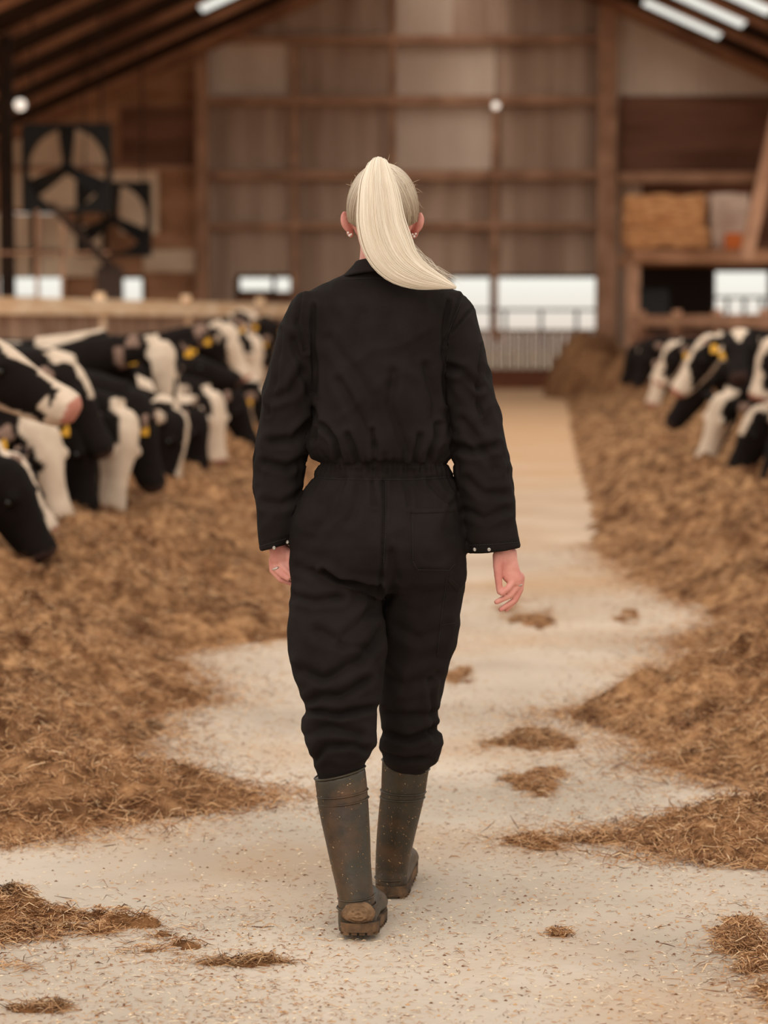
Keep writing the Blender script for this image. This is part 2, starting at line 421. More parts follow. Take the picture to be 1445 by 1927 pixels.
# right barrier
p0, p1 = W(1195, 604, 44), W(1520, 604, 33)
r = empty('timber_barrier', Vector((p0.x, p0.y, 0))); tag(r, 'brown timber barrier with a dull top rail behind the right cows', 'fence')
b = MB(); b.bar(p0, p1, .16, .2); b.build('top_rail', M['steel'], r)
b = MB(); b.bar(Vector((p0.x, p0.y, .7)), Vector((p1.x, p1.y, .7)), .06, 1.25); b.build('board_panel', M['board_dark'], r)
for t in (.05, .3, .55, .8):
    q = p0.lerp(p1, t); b = MB(); b.box((q.x-.07, q.y-.07, 0), (q.x+.07, q.y+.07, q.z+.18)); b.build('post', M['steel'], r)

# hay loft on the right
LY = 46
a, b_ = W(1190, 470, LY), W(1560, 494, LY)
r = empty('hay_loft', Vector((a.x, LY, 0))); tag(r, 'timber storage loft on posts above the right stalls', 'loft')
b = MB(); b.box((a.x, LY, b_.z), (b_.x, LY+4, a.z)); b.build('deck', M['board'], r)
for px, m_ in ((1192, 'steel'), (1460, 'steel_dark')):
    q = W(px, 500, LY); b = MB(); b.box((q.x-.12, LY+.05, 0), (q.x+.12, LY+.3, b_.z)); b.build('post', M[m_], r)
b = MB(); q0, q1 = W(1206, 498, LY+3), W(1340, 640, LY+3); b.box((q0.x, LY+3, 0), (q1.x, LY+3.1, b_.z)); b.build('back_panel', M['dark'], r)
def lump_box(mb_name, m_, x0, x1, z0, z1, y0, y1, label, cat, amp=.07, grp=None):
    bm = bmesh.new(); bmesh.ops.create_cube(bm, size=1)
    bmesh.ops.subdivide_edges(bm, edges=bm.edges[:], cuts=11, use_grid_fill=True)
    for v in bm.verts:
        c = v.co.copy(); c = c*(1 - .18*max(0, c.length-.6))
        P = Vector((x0+(c.x+.5)*(x1-x0), y0+(c.y+.5)*(y1-y0), z0+(c.z+.5)*(z1-z0)))
        P += noise.noise_vector(P*2.2)*amp; v.co = P
        if P.z < z0: v.co.z = z0
    me = bpy.data.meshes.new(mb_name); bm.to_mesh(me); bm.free()
    o = link(mb_name, me, m_); tag(o, label, cat, grp); return o
def pb(a, b, c, d_, Y): p, q = W(a, d_, Y), W(b, c, Y); return p.x, q.x, p.z, q.z
x0, x1, z0, z1 = pb(1180, 1335, 425, 468, LY); lump_box('straw_bale', M['bale'], x0, x1, z0, z1, LY+.2, LY+1.4, 'lower golden straw bale on the edge of the loft', 'bale', grp='straw bales on the loft')
x0, x1, z0, z1 = pb(1178, 1332, 366, 426, LY); lump_box('straw_bale', M['bale'], x0, x1, z0, z1, LY+.3, LY+1.5, 'upper golden straw bale stacked on the lower bale in the loft', 'bale', grp='straw bales on the loft')
x0, x1, z0, z1 = pb(1340, 1415, 362, 468, LY); lump_box('wrapped_pallet', M['plastic_grey'], x0, x1, z0, z1, LY+.3, LY+1.4, 'pale grey wrapped stack beside the straw bales on the loft', 'pallet', .03)
x0, x1, z0, z1 = pb(1366, 1400, 438, 469, LY-.1); lump_box('sack', mat('orange_sack', lin((190,98,44)), rough=.8), x0, x1, z0, z1, LY+.02, LY+.26, 'small orange sack in front of the grey wrapped stack', 'sack', .02)
x0, x1, z0, z1 = pb(1200, 1260, 540, 600, LY+1); lump_box('feed_tub', mat('blue_black_plastic', lin((30,30,32)), rough=.5), x0, x1, .9*z0, z1, LY+1, LY+1.8, 'dark tub standing in the shade below the loft', 'tub', .02)
# grey machine box on the left behind the barrier
x0, x1, z0, z1 = pb(180, 226, 500, 640, 50); lump_box('control_cabinet', mat('grey_cabinet', lin((104,84,76)), rough=.6), x0, x1, 0, z1, 50, 50.6, 'grey cabinet behind the slatted barrier below the fans', 'cabinet', .01)

def lamp(px, py, Y, rpx, label):
    c = W(px, py, Y); rr = rpx*Y/FPX; r = empty('pendant_lamp', c); tag(r, label, 'lamp')
    b = MB(); b.ell(c, (rr, rr, rr)); b.build('bulb', M['bulb'], r, True)
    b = MB(); b.tube([c+Vector((0,0,rr)), c+Vector((0,0,rr*2))], rr*.5, 12); b.build('socket', M['steel_dark'], r, True)
    b = MB(); b.bar(c+Vector((0,0,rr*2)), Vector((c.x, c.y, roof_z(c.x))), .012, .012, (0,1,0)); b.build('cord', M['steel_dark'], r)
lamp(933, 199, 54, 7, 'small glowing bulb hanging in front of the corrugated gable wall')
lamp(38, 197, 44, 11, 'glowing lamp at the far left above the fans beside dark column')

# ------------------------------------------------------------------ feed (silage) heaps
LE = np.array([(6.1,-2.2),(6.25,-1.3),(6.4,-1.12),(6.6,-.93),(6.8,-.66),(6.95,-.52),(7.1,-.56),(7.2,-.72),(7.5,-.95),(8.0,-1.02),(8.5,-1.05),(8.8,-.86),(9.2,-.96),(10,-1.18),(10.35,-1.0),(10.7,-.72),(11.3,-.74),(12.2,-.85),(14,-.88),(18,-.95),(25,-1.0),(40,-1.15),(56,-1.3)])
RE = np.array([(6.0,1.6),(6.08,.8),(6.2,.62),(6.4,.5),(6.55,.42),(6.65,.62),(6.85,.82),(7.05,.98),(7.2,.82),(7.45,.66),(7.8,.66),(8.1,.62),(8.4,.42),(8.6,.40),(8.8,.6),(9.3,.86),(10,.98),(10.6,.98),(11,1.14),(11.5,1.3),(12.1,1.16),(13.5,.98),(15.6,.9),(18,1.05),(22,1.18),(30,1.5),(38,1.85),(44,2.1),(50,2.25),(56,2.3)])
def edge(E, Y): return np.interp(Y, E[:, 0], E[:, 1])
def fbm(x, y, s, seed=0):
    return noise.fractal(Vector((x*s, y*s, seed)), .9, 2.1, 5)
def height(side, x, y):
    E = LE if side < 0 else RE
    e_ = edge(E, y) + .10*N3((y*2.3, 7*side, 1)) + .07*N3((y*7.0, 3, x*2)) + .03*N3((y*22, x*9, 1))
    s = (x - e_)*side
    y0 = E[0, 0]
    if s < -.02: return -.04
    Hh = .40 if side < 0 else .36
    near = min(1, max(.0, (y-5.8)/3.5))
    base = Hh*(.35+.65*near)*(1-math.exp(-(max(s, 0)/.75)**1.15))
    k = min(1, max(0, s)/.3)
    lum = .085*fbm(x, y, 2.0, side) + .05*fbm(x, y, 6.0, side+3) + .022*fbm(x, y, 17, 5)
    h = base + k*(lum*(.5+.9*min(1, base/.25)) + .02) - .004
    return h
def hay_color(n_):
    pal = np.array([lin((208,164,120)), lin((180,134,94)), lin((142,100,68)), lin((88,58,40)), lin((228,194,154))])
    return pal[rng.choice(5, n_, p=[.3,.3,.2,.12,.08])]
def heap(side, name, label):
    # rows get sparser with distance
    Ys = []; y = (LE if side < 0 else RE)[0, 0]
    while y < 55.5: Ys.append(y); y += .012 + (y-5)*.0032
    S = np.concatenate([np.linspace(-.05, 1.2, 95), np.linspace(1.23, 2.4, 30)])
    V = np.zeros((len(Ys), len(S), 3)); C = np.zeros((len(Ys), len(S), 3))
    E = LE if side < 0 else RE
    c1, c2, c3 = np.array(lin((202,156,112))), np.array(lin((104,70,48))), np.array(lin((172,122,84)))
    for i, y in enumerate(Ys):
        e_ = edge(E, y)
        for j, s in enumerate(S):
            x = e_ + side*s
            V[i, j] = (x, y, height(side, x, y))
            t = min(1, max(0, .38+1.0*fbm(x, y, 3.4, 11)+.6*fbm(x, y, 11, 5))); u = min(1, max(0, .5+fbm(x, y, .7, 21)))
            C[i, j] = (c1*(1-t)+c2*t)*(1-.35*u)+c3*.35*u
    if side < 0: V = V[:, ::-1]; C = C[:, ::-1]
    me = grid_mesh(name, V.reshape(-1, 3), len(Ys), len(S)); set_col(me, C.reshape(-1, 3))
    me.flip_normals()
    o = link(name, me, M['hay']); tag(o, label, 'feed', kind='stuff'); return o
hl = heap(-1, 'silage_heap', 'long brown silage heap along the left row of cows')
hr = heap(1, 'silage_heap', 'long brown silage heap along the right row of cows')

def strands(name, pts, nrm_tilt, length, width, cols, label=None, cat=None, parent=None, m_='straw', kind='stuff'):
    """bent blades: pts n x 3 base centres"""
    n = len(pts); az = rng.uniform(0, 2*np.pi, n); el = rng.normal(0, nrm_tilt, n)
    L = length*rng.uniform(.4, 1.3, n); Wd = width*rng.uniform(.6, 1.3, n)
    d = np.stack([np.cos(az)*np.cos(el), np.sin(az)*np.cos(el), np.sin(el)], 1)
    sd_ = np.stack([-np.sin(az), np.cos(az), np.zeros(n)], 1); up = np.cross(d, sd_)
    tw = rng.uniform(0, np.pi, n)[:, None]; sd_ = sd_*np.cos(tw)+up*np.sin(tw)
    bend = rng.normal(0, .18, (n, 1))*L[:, None]*np.array([0,0,1]) + rng.normal(0, .12, (n, 3))*L[:, None]
    a = pts - d*L[:, None]/2; c = pts + d*L[:, None]/2; b = pts + bend*.7
    w2 = sd_*Wd[:, None]/2
    V = np.stack([a-w2*.6, a+w2*.6, b-w2, b+w2, c-w2*.4, c+w2*.4], 1)
    V[:, :, 2] = np.maximum(V[:, :, 2], .0012)
    V = V.reshape(-1, 3)
    i = np.arange(n)[:, None]*6
    F = np.concatenate([i+np.array([0,1,3,2]), i+np.array([2,3,5,4])])
    me = np_mesh(name, V, F); set_col(me, np.repeat(cols, 6, 0))
    o = link(name, me, M[m_], parent, smooth=False)
    if label: tag(o, label, cat, kind=kind)
    elif kind: tag(o, kind=kind)
    return o
def loose_on_heap(side, n, parent):
    E = LE if side < 0 else RE
    Y = E[0, 0] + (rng.random(n)**1.6)*9.5
    S = np.where(rng.random(n) < .88, rng.random(n)*1.25, -rng.exponential(.09, n)); P = []
    e_ = edge(E, Y)
    lim = np.abs((np.where(side < 0, 0, 1445)-850)/4550*Y)+.1
    for y, s, ee, lm in zip(Y, S, e_, lim):
        x = ee + side*s
        if abs(x) > lm: continue
        h = height(side, x, y)
        if h < -.02 and s > 0 and rng.random() < .6: continue
        P.append((x, y, max(h, 0)+rng.uniform(0, .014)))
    P = np.array(P)
    return strands('loose_straw', P, .38, .055, .0026, hay_color(len(P)), parent=parent)
loose_on_heap(-1, 62000, hl); loose_on_heap(1, 62000, hr)

# small separate clumps: (px, py, half width px, half depth m, height, label)
def clump(cx, cy, rx, ry, h, n, label, dark=0):
    nu, nv = 54, 30; V = []; C = []; sd0 = cx*13+cy*7
    c1, c2 = np.array(lin((186,136,92))), np.array(lin((108,72,48)))
    def dens(x, y):
        u, v = (x-cx)/rx, (y-cy)/ry
        return 1 - (u*u+v*v) + 2.0*fbm(x/rx*.9, y/ry*.9, 1.0, sd0) + 1.0*N3((x*16, y*16, sd0))
    def hh(x, y):
        q = dens(x, y)
        return -.012 if q < .55 else h*min(1, (q-.55))*(.8+.7*N3((x*30, y*30, 9)))+.001
    for i in range(nu):
        for j in range(nv):
            x = cx+rx*(-1.5+3*i/(nu-1)); y = cy+ry*(-1.5+3*j/(nv-1)); V.append((x, y, hh(x, y))); t = .4+.9*fbm(x, y, 9, 3); C.append(c1*(1-t)+c2*t)
    me = grid_mesh('silage_clump', np.array(V), nu, nv); me.flip_normals(); set_col(me, np.clip(np.array(C), 0, 1))
    o = link('silage_clump', me, M['hay']); tag(o, label, 'feed', kind='stuff')
    P = []; tries = 0
    while len(P) < n and tries < n*8:
        tries += 1
        x = cx+rx*rng.normal(0, .75); y = cy+ry*rng.normal(0, .75)
        if rng.random() > max(.04, dens(x, y)*.8+.12): continue
        P.append((x, y, max(hh(x, y), 0)+rng.uniform(0, .006)))
    P = np.array(P)
    strands('loose_straw', P, .22, .045, .0022, hay_color(len(P))*(1-dark), parent=o)
    return o
def F(px, py):
    d = CM @ Vector(((px-722.5)/FPX, (963.5-py)/FPX, -1)); t = -CAM_Z/d.z; return d.x*t, d.y*t
x, y = F(40, 1762); clump(x-.15, y, .42, .27, .05, 9000, 'matted straw patch on the floor in the lower left corner')
x, y = F(462, 1812); clump(x, y, .095, .035, .012, 700, 'thin dark straw tuft on bare floor left of the near boot', .2)
x, y = F(82, 1898); clump(x, y, .055, .03, .014, 350, 'tiny straw tuft at the bottom left edge of the floor', .2)
x, y = F(8, 1692); clump(x, y, .035, .05, .03, 350, 'dark silage lump at the left edge above the matted patch', .5)
x, y = F(268, 1378); clump(x, y, .06, .1, .045, 900, 'dark round silage clump beside the left heap', .45)
x, y = F(1000, 1398); clump(x, y, .16, .22, .02, 2200, 'flat straw streak running left from the right heap tongue', .1)
x, y = F(1000, 1472); clump(x, y, .1, .2, .014, 1800, 'loose straw patch on bare floor below the flat streak')
x, y = F(1000, 1586); clump(x, y, .1, .09, .012, 1000, 'thin straw tuft left of the near right heap')
x, y = F(1130, 1582); clump(x, y, .17, .05, .01, 1300, 'narrow straw strip joining the tuft to the near right heap')
x, y = F(1445, 1810); clump(x+.03, y, .13, .3, .03, 6000, 'matted straw patch on the floor at the lower right edge')
x, y = F(1050, 1758); clump(x, y, .03, .03, .008, 160, 'very small straw wisp on bare floor at lower right')
x, y = F(990, 1150); clump(x, y, .16, .55, .012, 1500, 'thin feed smear on the floor under the right hand')
x, y = F(860, 1275); clump(x, y, .06, .3, .006, 500, 'faint feed smear on floor right of the knees')
x, y = F(1180, 1162); clump(x, y, .07, .25, .02, 500, 'little feed clump on floor near the right heap edge')
# big hay heap at the far end, right
def mound(cx, cy, rx, ry, h, label):
    nu, nv = 60, 60; V = []; C = []
    for i in range(nu):
        for j in range(nv):
            u, v = -1+2*i/(nu-1), -1+2*j/(nv-1); q = u*u+v*v
            x, y = cx+rx*u, cy+ry*v; z = h*max(0, 1-q)**.7*(1+.25*N3((x*1.2, y*1.2, 4)))+.1*fbm(x, y, 2, 8)*(q < 1)-.02
            V.append((x, y, z)); t = .5+.9*fbm(x, y, 1.5, 3); C.append(np.array(lin((186,140,100)))*(1-t)+np.array(lin((128,86,58)))*t)
    me = grid_mesh('hay_heap', np.array(V), nu, nv); me.flip_normals(); set_col(me, np.clip(np.array(C), 0, 1))
    tag(link('hay_heap', me, M['hay']), label, 'feed', kind='stuff')
mound(W(1115, 700, 50).x, 50, 1.0, 3.2, 1.3, 'tall pale hay heap at the far right end of the passage')
mound(W(1180, 700, 46).x+.1, 45, .8, 2.6, 1.0, 'lower brown hay heap in front of the tall far heap')

# scattered chips and bits on the floor
n = 190000
Y = 4.3 + rng.random(n)**1.6*9; X = (rng.random(n)*2-1)*.22*Y*1.05 + .03*Y
den = np.array([.5+.9*N3((a*1.3, b*.9, 2)) for a, b in zip(X, Y)])
edge_near = np.minimum(np.abs(X-edge(LE, Y)), np.abs(X-edge(RE, Y)))
keep = rng.random(n) < np.clip(den*.5+.75*np.exp(-edge_near/.22)-.02, .03, 1)
X, Y = X[keep], Y[keep]
pal = np.array([lin((236,214,184)), lin((176,124,80)), lin((120,80,52)), lin((206,160,112)), lin((150,100,64))])
cols = pal[rng.choice(5, len(X), p=[.30,.24,.10,.24,.12])]
strands('scattered_straw', np.stack([X, Y, np.full(len(X), .0022)], 1), .06, .017, .0019, cols, 'fine straw bits scattered over the concrete passage floor', 'straw')
n = 6000
Y = 4.3 + rng.random(n)**1.3*7; X = (rng.random(n)*2-1)*.22*Y
V = []; Fq = []; C = []
for i, (x, y) in enumerate(zip(X, Y)):
    s = rng.uniform(.0015, .0045); k = len(V); a0 = rng.uniform(0, 6)
    for q in range(5):
        a = a0+q*2*math.pi/5; V.append((x+s*math.cos(a)*rng.uniform(.7,1.5), y+s*math.sin(a), .0005))
    V.append((x, y, .0005+s*.7)); cc = pal[rng.choice([0,0,2,3])]
    for q in range(5): Fq.append((k+q, k+(q+1) % 5, k+5))
    C += [cc]*6
me = np_mesh('grain_chips', np.array(V), np.array(Fq)); set_col(me, np.array(C)); tag(link('grain_chips', me, M['chips'], smooth=False), 'pale grain chips dotted over the concrete passage floor', 'grain', kind='stuff')

# ------------------------------------------------------------------ cows
BLK = np.array((.0135,.0095,.0078)); WHT = np.array(lin((228,206,184))); PNK = np.array(lin((206,140,122)))
def cow(side, poll, nose, Y, ang, style, label, by=None, Yn=None, wz_=.3, tags=1, seed=0, up=.35):
    """side -1: stands left of the passage and faces right. poll / nose: where its head is, ang: turn of the forehead to the passage end (deg)"""
    P = W(poll[0], poll[1], Y); Np = W(nose[0], nose[1], Yn if Yn else Y)
    D = (Np-P); L = .50; 
    D = D.normalized(); Np = P + D*max(.42, min(.56, (Np-P).length)); L = (Np-P).length
    ai = Vector((-side, 0, 0)); f = ai*math.cos(R(ang)) + Vector((0,-1,0))*math.sin(R(ang)) + Vector((0,0,up))
    f = (f - D*f.dot(D)).normalized(); sdv = D.cross(f).normalized()
    m_ = MB()
    def ring(c, a, b, ax, ay, n=16, e=2.3):
        out = []
        for k in range(n):
            t = 2*math.pi*k/n; ct, st = math.cos(t), math.sin(t)
            out.append(c + ax*a*math.copysign(abs(ct)**(2/e), ct) + ay*b*math.copysign(abs(st)**(2/e), st))
        return out
    prof = [(-.10,.05,.06,-.03),(-.02,.095,.10,-.03),(.12,.118,.125,-.035),(.30,.118,.135,-.045),(.45,.094,.125,-.045),(.62,.073,.10,-.035),(.78,.072,.086,-.025),(.90,.082,.082,-.02),(.99,.076,.068,-.02),(1.04,.045,.04,-.02)]
    m_.loft([ring(P + D*L*t + f*o_, a, b, sdv, f) for t, a, b, o_ in prof])
    # lower jaw
    m_.loft([ring(P + D*L*t + f*o_, a, b, sdv, f) for t, a, b, o_ in [(.12,.06,.05,-.13),(.4,.055,.045,-.14),(.7,.045,.035,-.115),(.92,.045,.03,-.09),(.97,.02,.02,-.085)]])
    for s in (-1, 1):     # brow ridges, nostrils rim, ears
        m_.ell(P + D*L*.33 + sdv*s*.10 + f*.03, (.03,.03,.03), nu=10, nv=6)
        m_.ell(P + D*L*.95 + sdv*s*.045 + f*.02, (.03,.03,.03), nu=10, nv=6)
        eb = P + D*L*.04 + sdv*s*.10 - f*.02; ed = (sdv*s*.93 - D*.05 - f*.25 + Vector((0,0,.12))).normalized()
        en = D.cross(ed).normalized()
        ax3 = ed.cross(en).normalized()
        m_.loft([ring(eb + ed*t, a, .013, ax3, en, 12, 2) for t, a in ((-.03,.03),(.04,.045),(.10,.055),(.15,.045),(.19,.022),(.205,.008))])
    # body
    S = Vector((P.x + side*.85, by, .98))
    hip = S + Vector((side*1.45, random.uniform(-.1,.1), .06)); ax = Vector((side, 0, 0)); uy = Vector((0,1,0)); uz = Vector((0,0,1))
    B = [(-.16,.12,.20,.02),(0,.20,.33,-.06),(.25,.27,.38,-.10),(.65,.34,.41,-.12),(1.05,.36,.42,-.12),(1.4,.29,.34,-.04),(1.62,.2,.26,0),(1.72,.09,.14,.02)]
    m_.loft([ring(S + ax*t + uz*o_, a, b, uy, uz, 20, 2.2) for t, a, b, o_ in B])
    nb = P - D*.02 - f*.05
    n0 = S + ax*.18 + uz*(-.02); mid = (nb*.5+n0*.5) + uz*.06
    pts = [nb, nb.lerp(mid, .5)+f*.0, mid, mid.lerp(n0, .5)-uz*.02, n0]; rad = [.095,.105,.13,.175,.23]
    rr = []
    for i, p in enumerate(pts):
        dd_ = (pts[min(i+1,4)]-pts[max(i-1,0)]).normalized(); lat = dd_.cross(uz)
        lat = lat.normalized() if lat.length > .2 else uy
        rr.append(ring(p, rad[i]*.75, rad[i]*1.12, lat, lat.cross(dd_).normalized(), 16, 2))
    m_.loft(rr)
    # legs
    for (t, s) in ((.12,-1),(.12,1)):
        q = S + ax*t + uy*s*.14
        m_.tube([q-uz*.25, Vector((q.x, q.y, .55)), Vector((q.x-side*.02, q.y, .40)), Vector((q.x, q.y, .14)), Vector((q.x-side*.03, q.y, .04))], [.1,.062,.055,.04,.055], 10)
    for (t, s) in ((1.38,-1),(1.38,1)):
        q = S + ax*t + uy*s*.15
        m_.tube([q-uz*.15, Vector((q.x-side*.12, q.y, .72)), Vector((q.x+side*.1, q.y, .5)), Vector((q.x+side*.04, q.y, .14)), Vector((q.x-side*.02, q.y, .04))], [.15,.1,.055,.042,.055], 10)
    q = S + ax*1.68 + uz*.1; m_.tube([q, q+ax*.08-uz*.15, q+ax*.09-uz*.6, q+ax*.08-uz*.75], [.035,.025,.02,.04], 8)
    me = remesh(m_.mesh(), .016, 3)
    co = get_co(me); rel = co - np.array(P); Dn, fn, sn = np.array(D), np.array(f), np.array(sdv)
    t = rel@Dn/L; u = rel@sn; v = rel@fn
    head = (t > -.2)&(t < 1.15)&(np.abs(u) < .145)&(np.abs(v) < .2)
    jag = np.array([noise.noise(Vector(c)*9+Vector((seed*3.7,0,0))) for c in co])
    big = np.array([noise.noise(Vector(c)*1.7+Vector((seed*9.1,0,4))) for c in co])
    white = (big > .12 + (style in ('black','spot'))*.1)
    white &= ~((np.linalg.norm(rel, axis=1) < .75) & ~(big > .3))
    wid = {'blaze': .045, 'wide': .08, 'narrow': .024, 'black': -1, 'spot': .055, 'white': .3, 'heart': .06}[style]
    wb_ = wid*(1+.9*jag) * np.where(t > .75, 1.5, 1) * np.where(t < .2, 1.2, 1)
    hw = (np.abs(u) < wb_) & (v > -.07)
    if style == 'spot': hw &= (t < .42)
    if style == 'heart': hw = (np.abs(u) < .065*(1-np.clip(t-.08,0,1)/.32)) & (t < .34) & (t > -.02) & (v > 0)
    if style in ('blaze', 'wide', 'white'): hw |= (t > .83) & (v > -.12)
    if style == 'white': hw &= ~((np.abs(u) > .07) & (t < .3+.2*jag))
    if style == 'blaze' : hw |= (v < -.12+.03*jag) & (t > .1)
    white = np.where(head, hw, white)
    C = np.where(white[:, None], WHT, BLK)
    pn = (head & (t > .965+.03*jag) & (v > -.08))
    if style not in ('black', 'spot', 'heart'): C[pn] = PNK*.9
    else: C[pn] = np.array(lin((70,52,48)))
    inner = (np.abs(u) > .15)&(np.abs(t) < .25)&(np.abs(u) < .33)&(np.abs(v) < .2)
    C[inner & (jag > .0)] = np.array(lin((150,122,108)))
    set_col(me, C)
    base = Vector((S.x, S.y, 0)); local(me, base)
    o = link('cow', me, M['coat']); o.location = base; o.matrix_world = Matrix.Translation(base)
    tag(o, label, 'cow', 'cows feeding along the %s side of the passage' % ('left' if side < 0 else 'right'))
    for s in (-1, 1):
        b = MB(); b.ell(P + D*L*.35 + sdv*s*.108 + f*.008 - base*0, (.02,.02,.02), nu=10, nv=6); b.build('eye', M['coweye'], o, True)
        if tags:
            eb = P + D*L*.04 + sdv*s*.20 - f*.07 + D*.035
            b = MB(); q = []
            nn = (Vector((0,-1,0))*.8 + f*.4).normalized(); sx = nn.cross(Vector((0,0,1))).normalized(); uzz = sx.cross(nn)
            pr = [(-.02,.035),(.02,.035),(.03,.0),(.028,-.035),(-.028,-.035),(-.03,0)]
            eb = eb - Vector((0,.03,0))
            b.loft([[eb + sx*a_ + uzz*c_ + nn*h_ for a_, c_ in pr] for h_ in (-.003,.003)])
            b.build('ear_tag', M['tag'], o)
    return o
LC = [
 ((-60,650),(142,768),10.3, 25,'blaze','large cow head at left edge with white stripe down to a pink nose',None,1.6),
 ((5,880),(88,1045),10.9, 20,'black','dark cow lowest at left edge with muzzle in the silage',None,.3),
 ((10,868),(84,990),12.0, 30,'narrow','cow at left edge with thin slanting white stripe, above the dark lowest cow',None,.5),
 ((72,800),(118,985),12.8, 50,'wide','feeding cow with broad white face reaching down to the silage at left',None,.3),
 ((118,690),(202,852),13.3, 10,'spot','black cow with white forehead patch and head reaching over the broad white face',None,.7),
 ((234,788),(212,968),13.8, 45,'white','cow with nearly all white face pointing straight down, left of the tagged black cow',None,.3),
 ((256,752),(296,920),14.7, 20,'black','big black cow with yellow tag and muzzle down in the silage',None,.3),
 ((214,645),(262,780),17.2, 20,'black','black cow standing with neck high left of the white blazed upright face',None,.5),
 ((303,655),(322,790),17.0, 78,'wide','cow facing the camera with wide white blaze and head held high',None,.2),
 ((334,785),(322,915),16.4, 20,'narrow','cow with narrow white stripe lowered beside the big black cow',None,.3),
 ((340,680),(452,714),20.0, 10,'black','black cow seen in profile stretching its head right above the feeding cows',None,1.4),
 ((400,748),(412,870),19.2, 45,'white','white faced feeding cow below the black profile head',None,.3),
 ((436,735),(480,842),21.0, 20,'black','black feeding cow nearest the left sleeve elbow',None,.3),
 ((380,632),(420,672),24.5, 30,'black','black cow with yellow tag half hidden behind the profile head',None,.6),
 ((425,618),(462,712),23.5, 60,'wide','far cow with white tapering face and head high beside the sleeve',None,.3),
 ((478,640),(484,722),27.5, 50,'white','small white faced cow between the tapering face and the sleeve',None,.3),
 ((512,610),(505,690),30.0, 50,'black','small dark far cow with yellow tag touching the sleeve outline',None,.3),
 ((470,592),(490,655),34.0, 40,'white','farthest white headed cow of the left row',None,.3),
 ((500,742),(508,835),24.5, 30,'blaze','cow with white blaze partly hidden by the left sleeve, head low',None,.3),
 ((150,795),(168,962),13.35, 15,'black','black feeding cow between the broad white face and the nearly all white face',None,.3),
 ((368,778),(378,868),18.3, 20,'black','small black feeding cow between the narrow striped cow and the white faced cow',None,.3),
]
RC = [
 ((1446,700),(1412,812),18.9, 15,'black','black cow right of the white faced cow with head above the patched forehead',None,.5),

 ((1482,805),(1432,932),16.6, 15,'black','black cow lowest at right edge with head in the silage',None,.3),
 ((1432,775),(1374,895),18.0, 15,'spot','black cow at right with white forehead patch and muzzle low',None,.4),
 ((1362,752),(1322,868),19.4, 45,'white','white faced cow feeding in the right row',None,.3),
 ((1318,705),(1258,800),22.0, 10,'black','black cow in profile with muzzle down in front of white striped cow',None,.5),
 ((1338,640),(1270,738),20.8, 25,'blaze','cow with long slanting white blaze in the right row',None,.8),
 ((1392,632),(1390,712),18.6, 80,'heart','black cow facing the camera with white heart mark on forehead',18.2,.3),
 ((1456,645),(1424,745),17.6, 30,'blaze','cow with white face patch cut by the right edge',None,.4),
 ((1270,650),(1238,722),26.0, 25,'blaze','smaller cow with pale slanting blaze left of long blazed cow',None,.6),
 ((1250,690),(1224,762),28.0, 40,'wide','small cow with white muzzle feeding low in the right row',None,.3),
 ((1222,645),(1194,728),30.0, 20,'black','far black cow near the end of the right row',None,.3),
 ((1192,655),(1172,722),37.0, 20,'black','farthest black cow of the right row beside the hay heap',None,.3),
]
def spread(rows):
    idx = sorted(range(len(rows)), key=lambda i: rows[i][2]); ys = [rows[i][2]+.1 for i in idx]
    for _ in range(200):
        for a in range(len(ys)-1):
            d_ = .6-(ys[a+1]-ys[a])
            if d_ > 0: ys[a] -= d_/2; ys[a+1] += d_/2
    return {i: y for i, y in zip(idx, ys)}
LB, RB = spread(LC), spread(RC)
for i, c in enumerate(LC): cow(-1, c[0], c[1], c[2], c[3], c[4], c[5], by=LB[i], Yn=c[6], seed=i+1, up=c[7], tags=(i not in (0,4,10,11)))
for i, c in enumerate(RC): cow(1, c[0], c[1], c[2], c[3], c[4], c[5], by=RB[i], Yn=c[6], seed=i+31, up=c[7], tags=(i in (5,6,2,8)))

# ------------------------------------------------------------------ the woman
def hring(L, R_, y, Yc, b, e=2.2, yR=None, n=40, lean=0):
    yR = y if yR is None else yR
    a_, c_ = W(L, y, Yc), W(R_, yR, Yc); m_ = (a_+c_)/2; a = (c_.x-a_.x)/2; dz = (c_.z-a_.z)/2
    out = []
    for k in range(n):
        t = 2*math.pi*k/n; ct, st = math.cos(t), math.sin(t)
        u = math.copysign(abs(ct)**(2/e), ct); v = math.copysign(abs(st)**(2/e), st)
        out.append(m_ + Vector((a*u, b*v, dz*u + lean*v)))
    return out
torso = [(668,772,508,5.60,.06),(646,792,521,5.60,.072),(606,832,536,5.6,.088),(578,858,550,5.6,.10),(566,868,575,5.6,.112),(572,860,620,5.6,.122),(584,846,680,5.6,.128),
 (591,840,740,5.6,.13),(589,844,790,5.6,.13),(581,850,822,5.6,.13),(578,853,842,5.6,.126),(586,848,856,5.6,.118),(602,838,869,5.6,.106),(595,845,886,5.6,.104),(589,850,900,5.6,.108),
 (570,861,928,5.595,.122),(553,869,972,5.585,.138),(546,875,1020,5.58,.144),(545,877,1060,5.58,.138),(548,876,1092,5.585,.12),(560,868,1112,5.59,.08)]
legL = [(548,715,1050,5.585,.11),(550,715,1105,5.575,.112),(547,717,1145,5.565,.108),(545,723,1180,5.55,.104),(547,726,1225,5.535,.10),(551,725,1262,5.52,.097),(564,719,1300,5.505,.092),(576,711,1334,5.495,.088),(568,708,1374,5.485,.09),(575,704,1400,5.475,.088),(583,697,1418,5.468,.08),(589,687,1436,5.462,.062),(597,682,1456,5.46,.052),(602,679,1478,5.455,.046)]
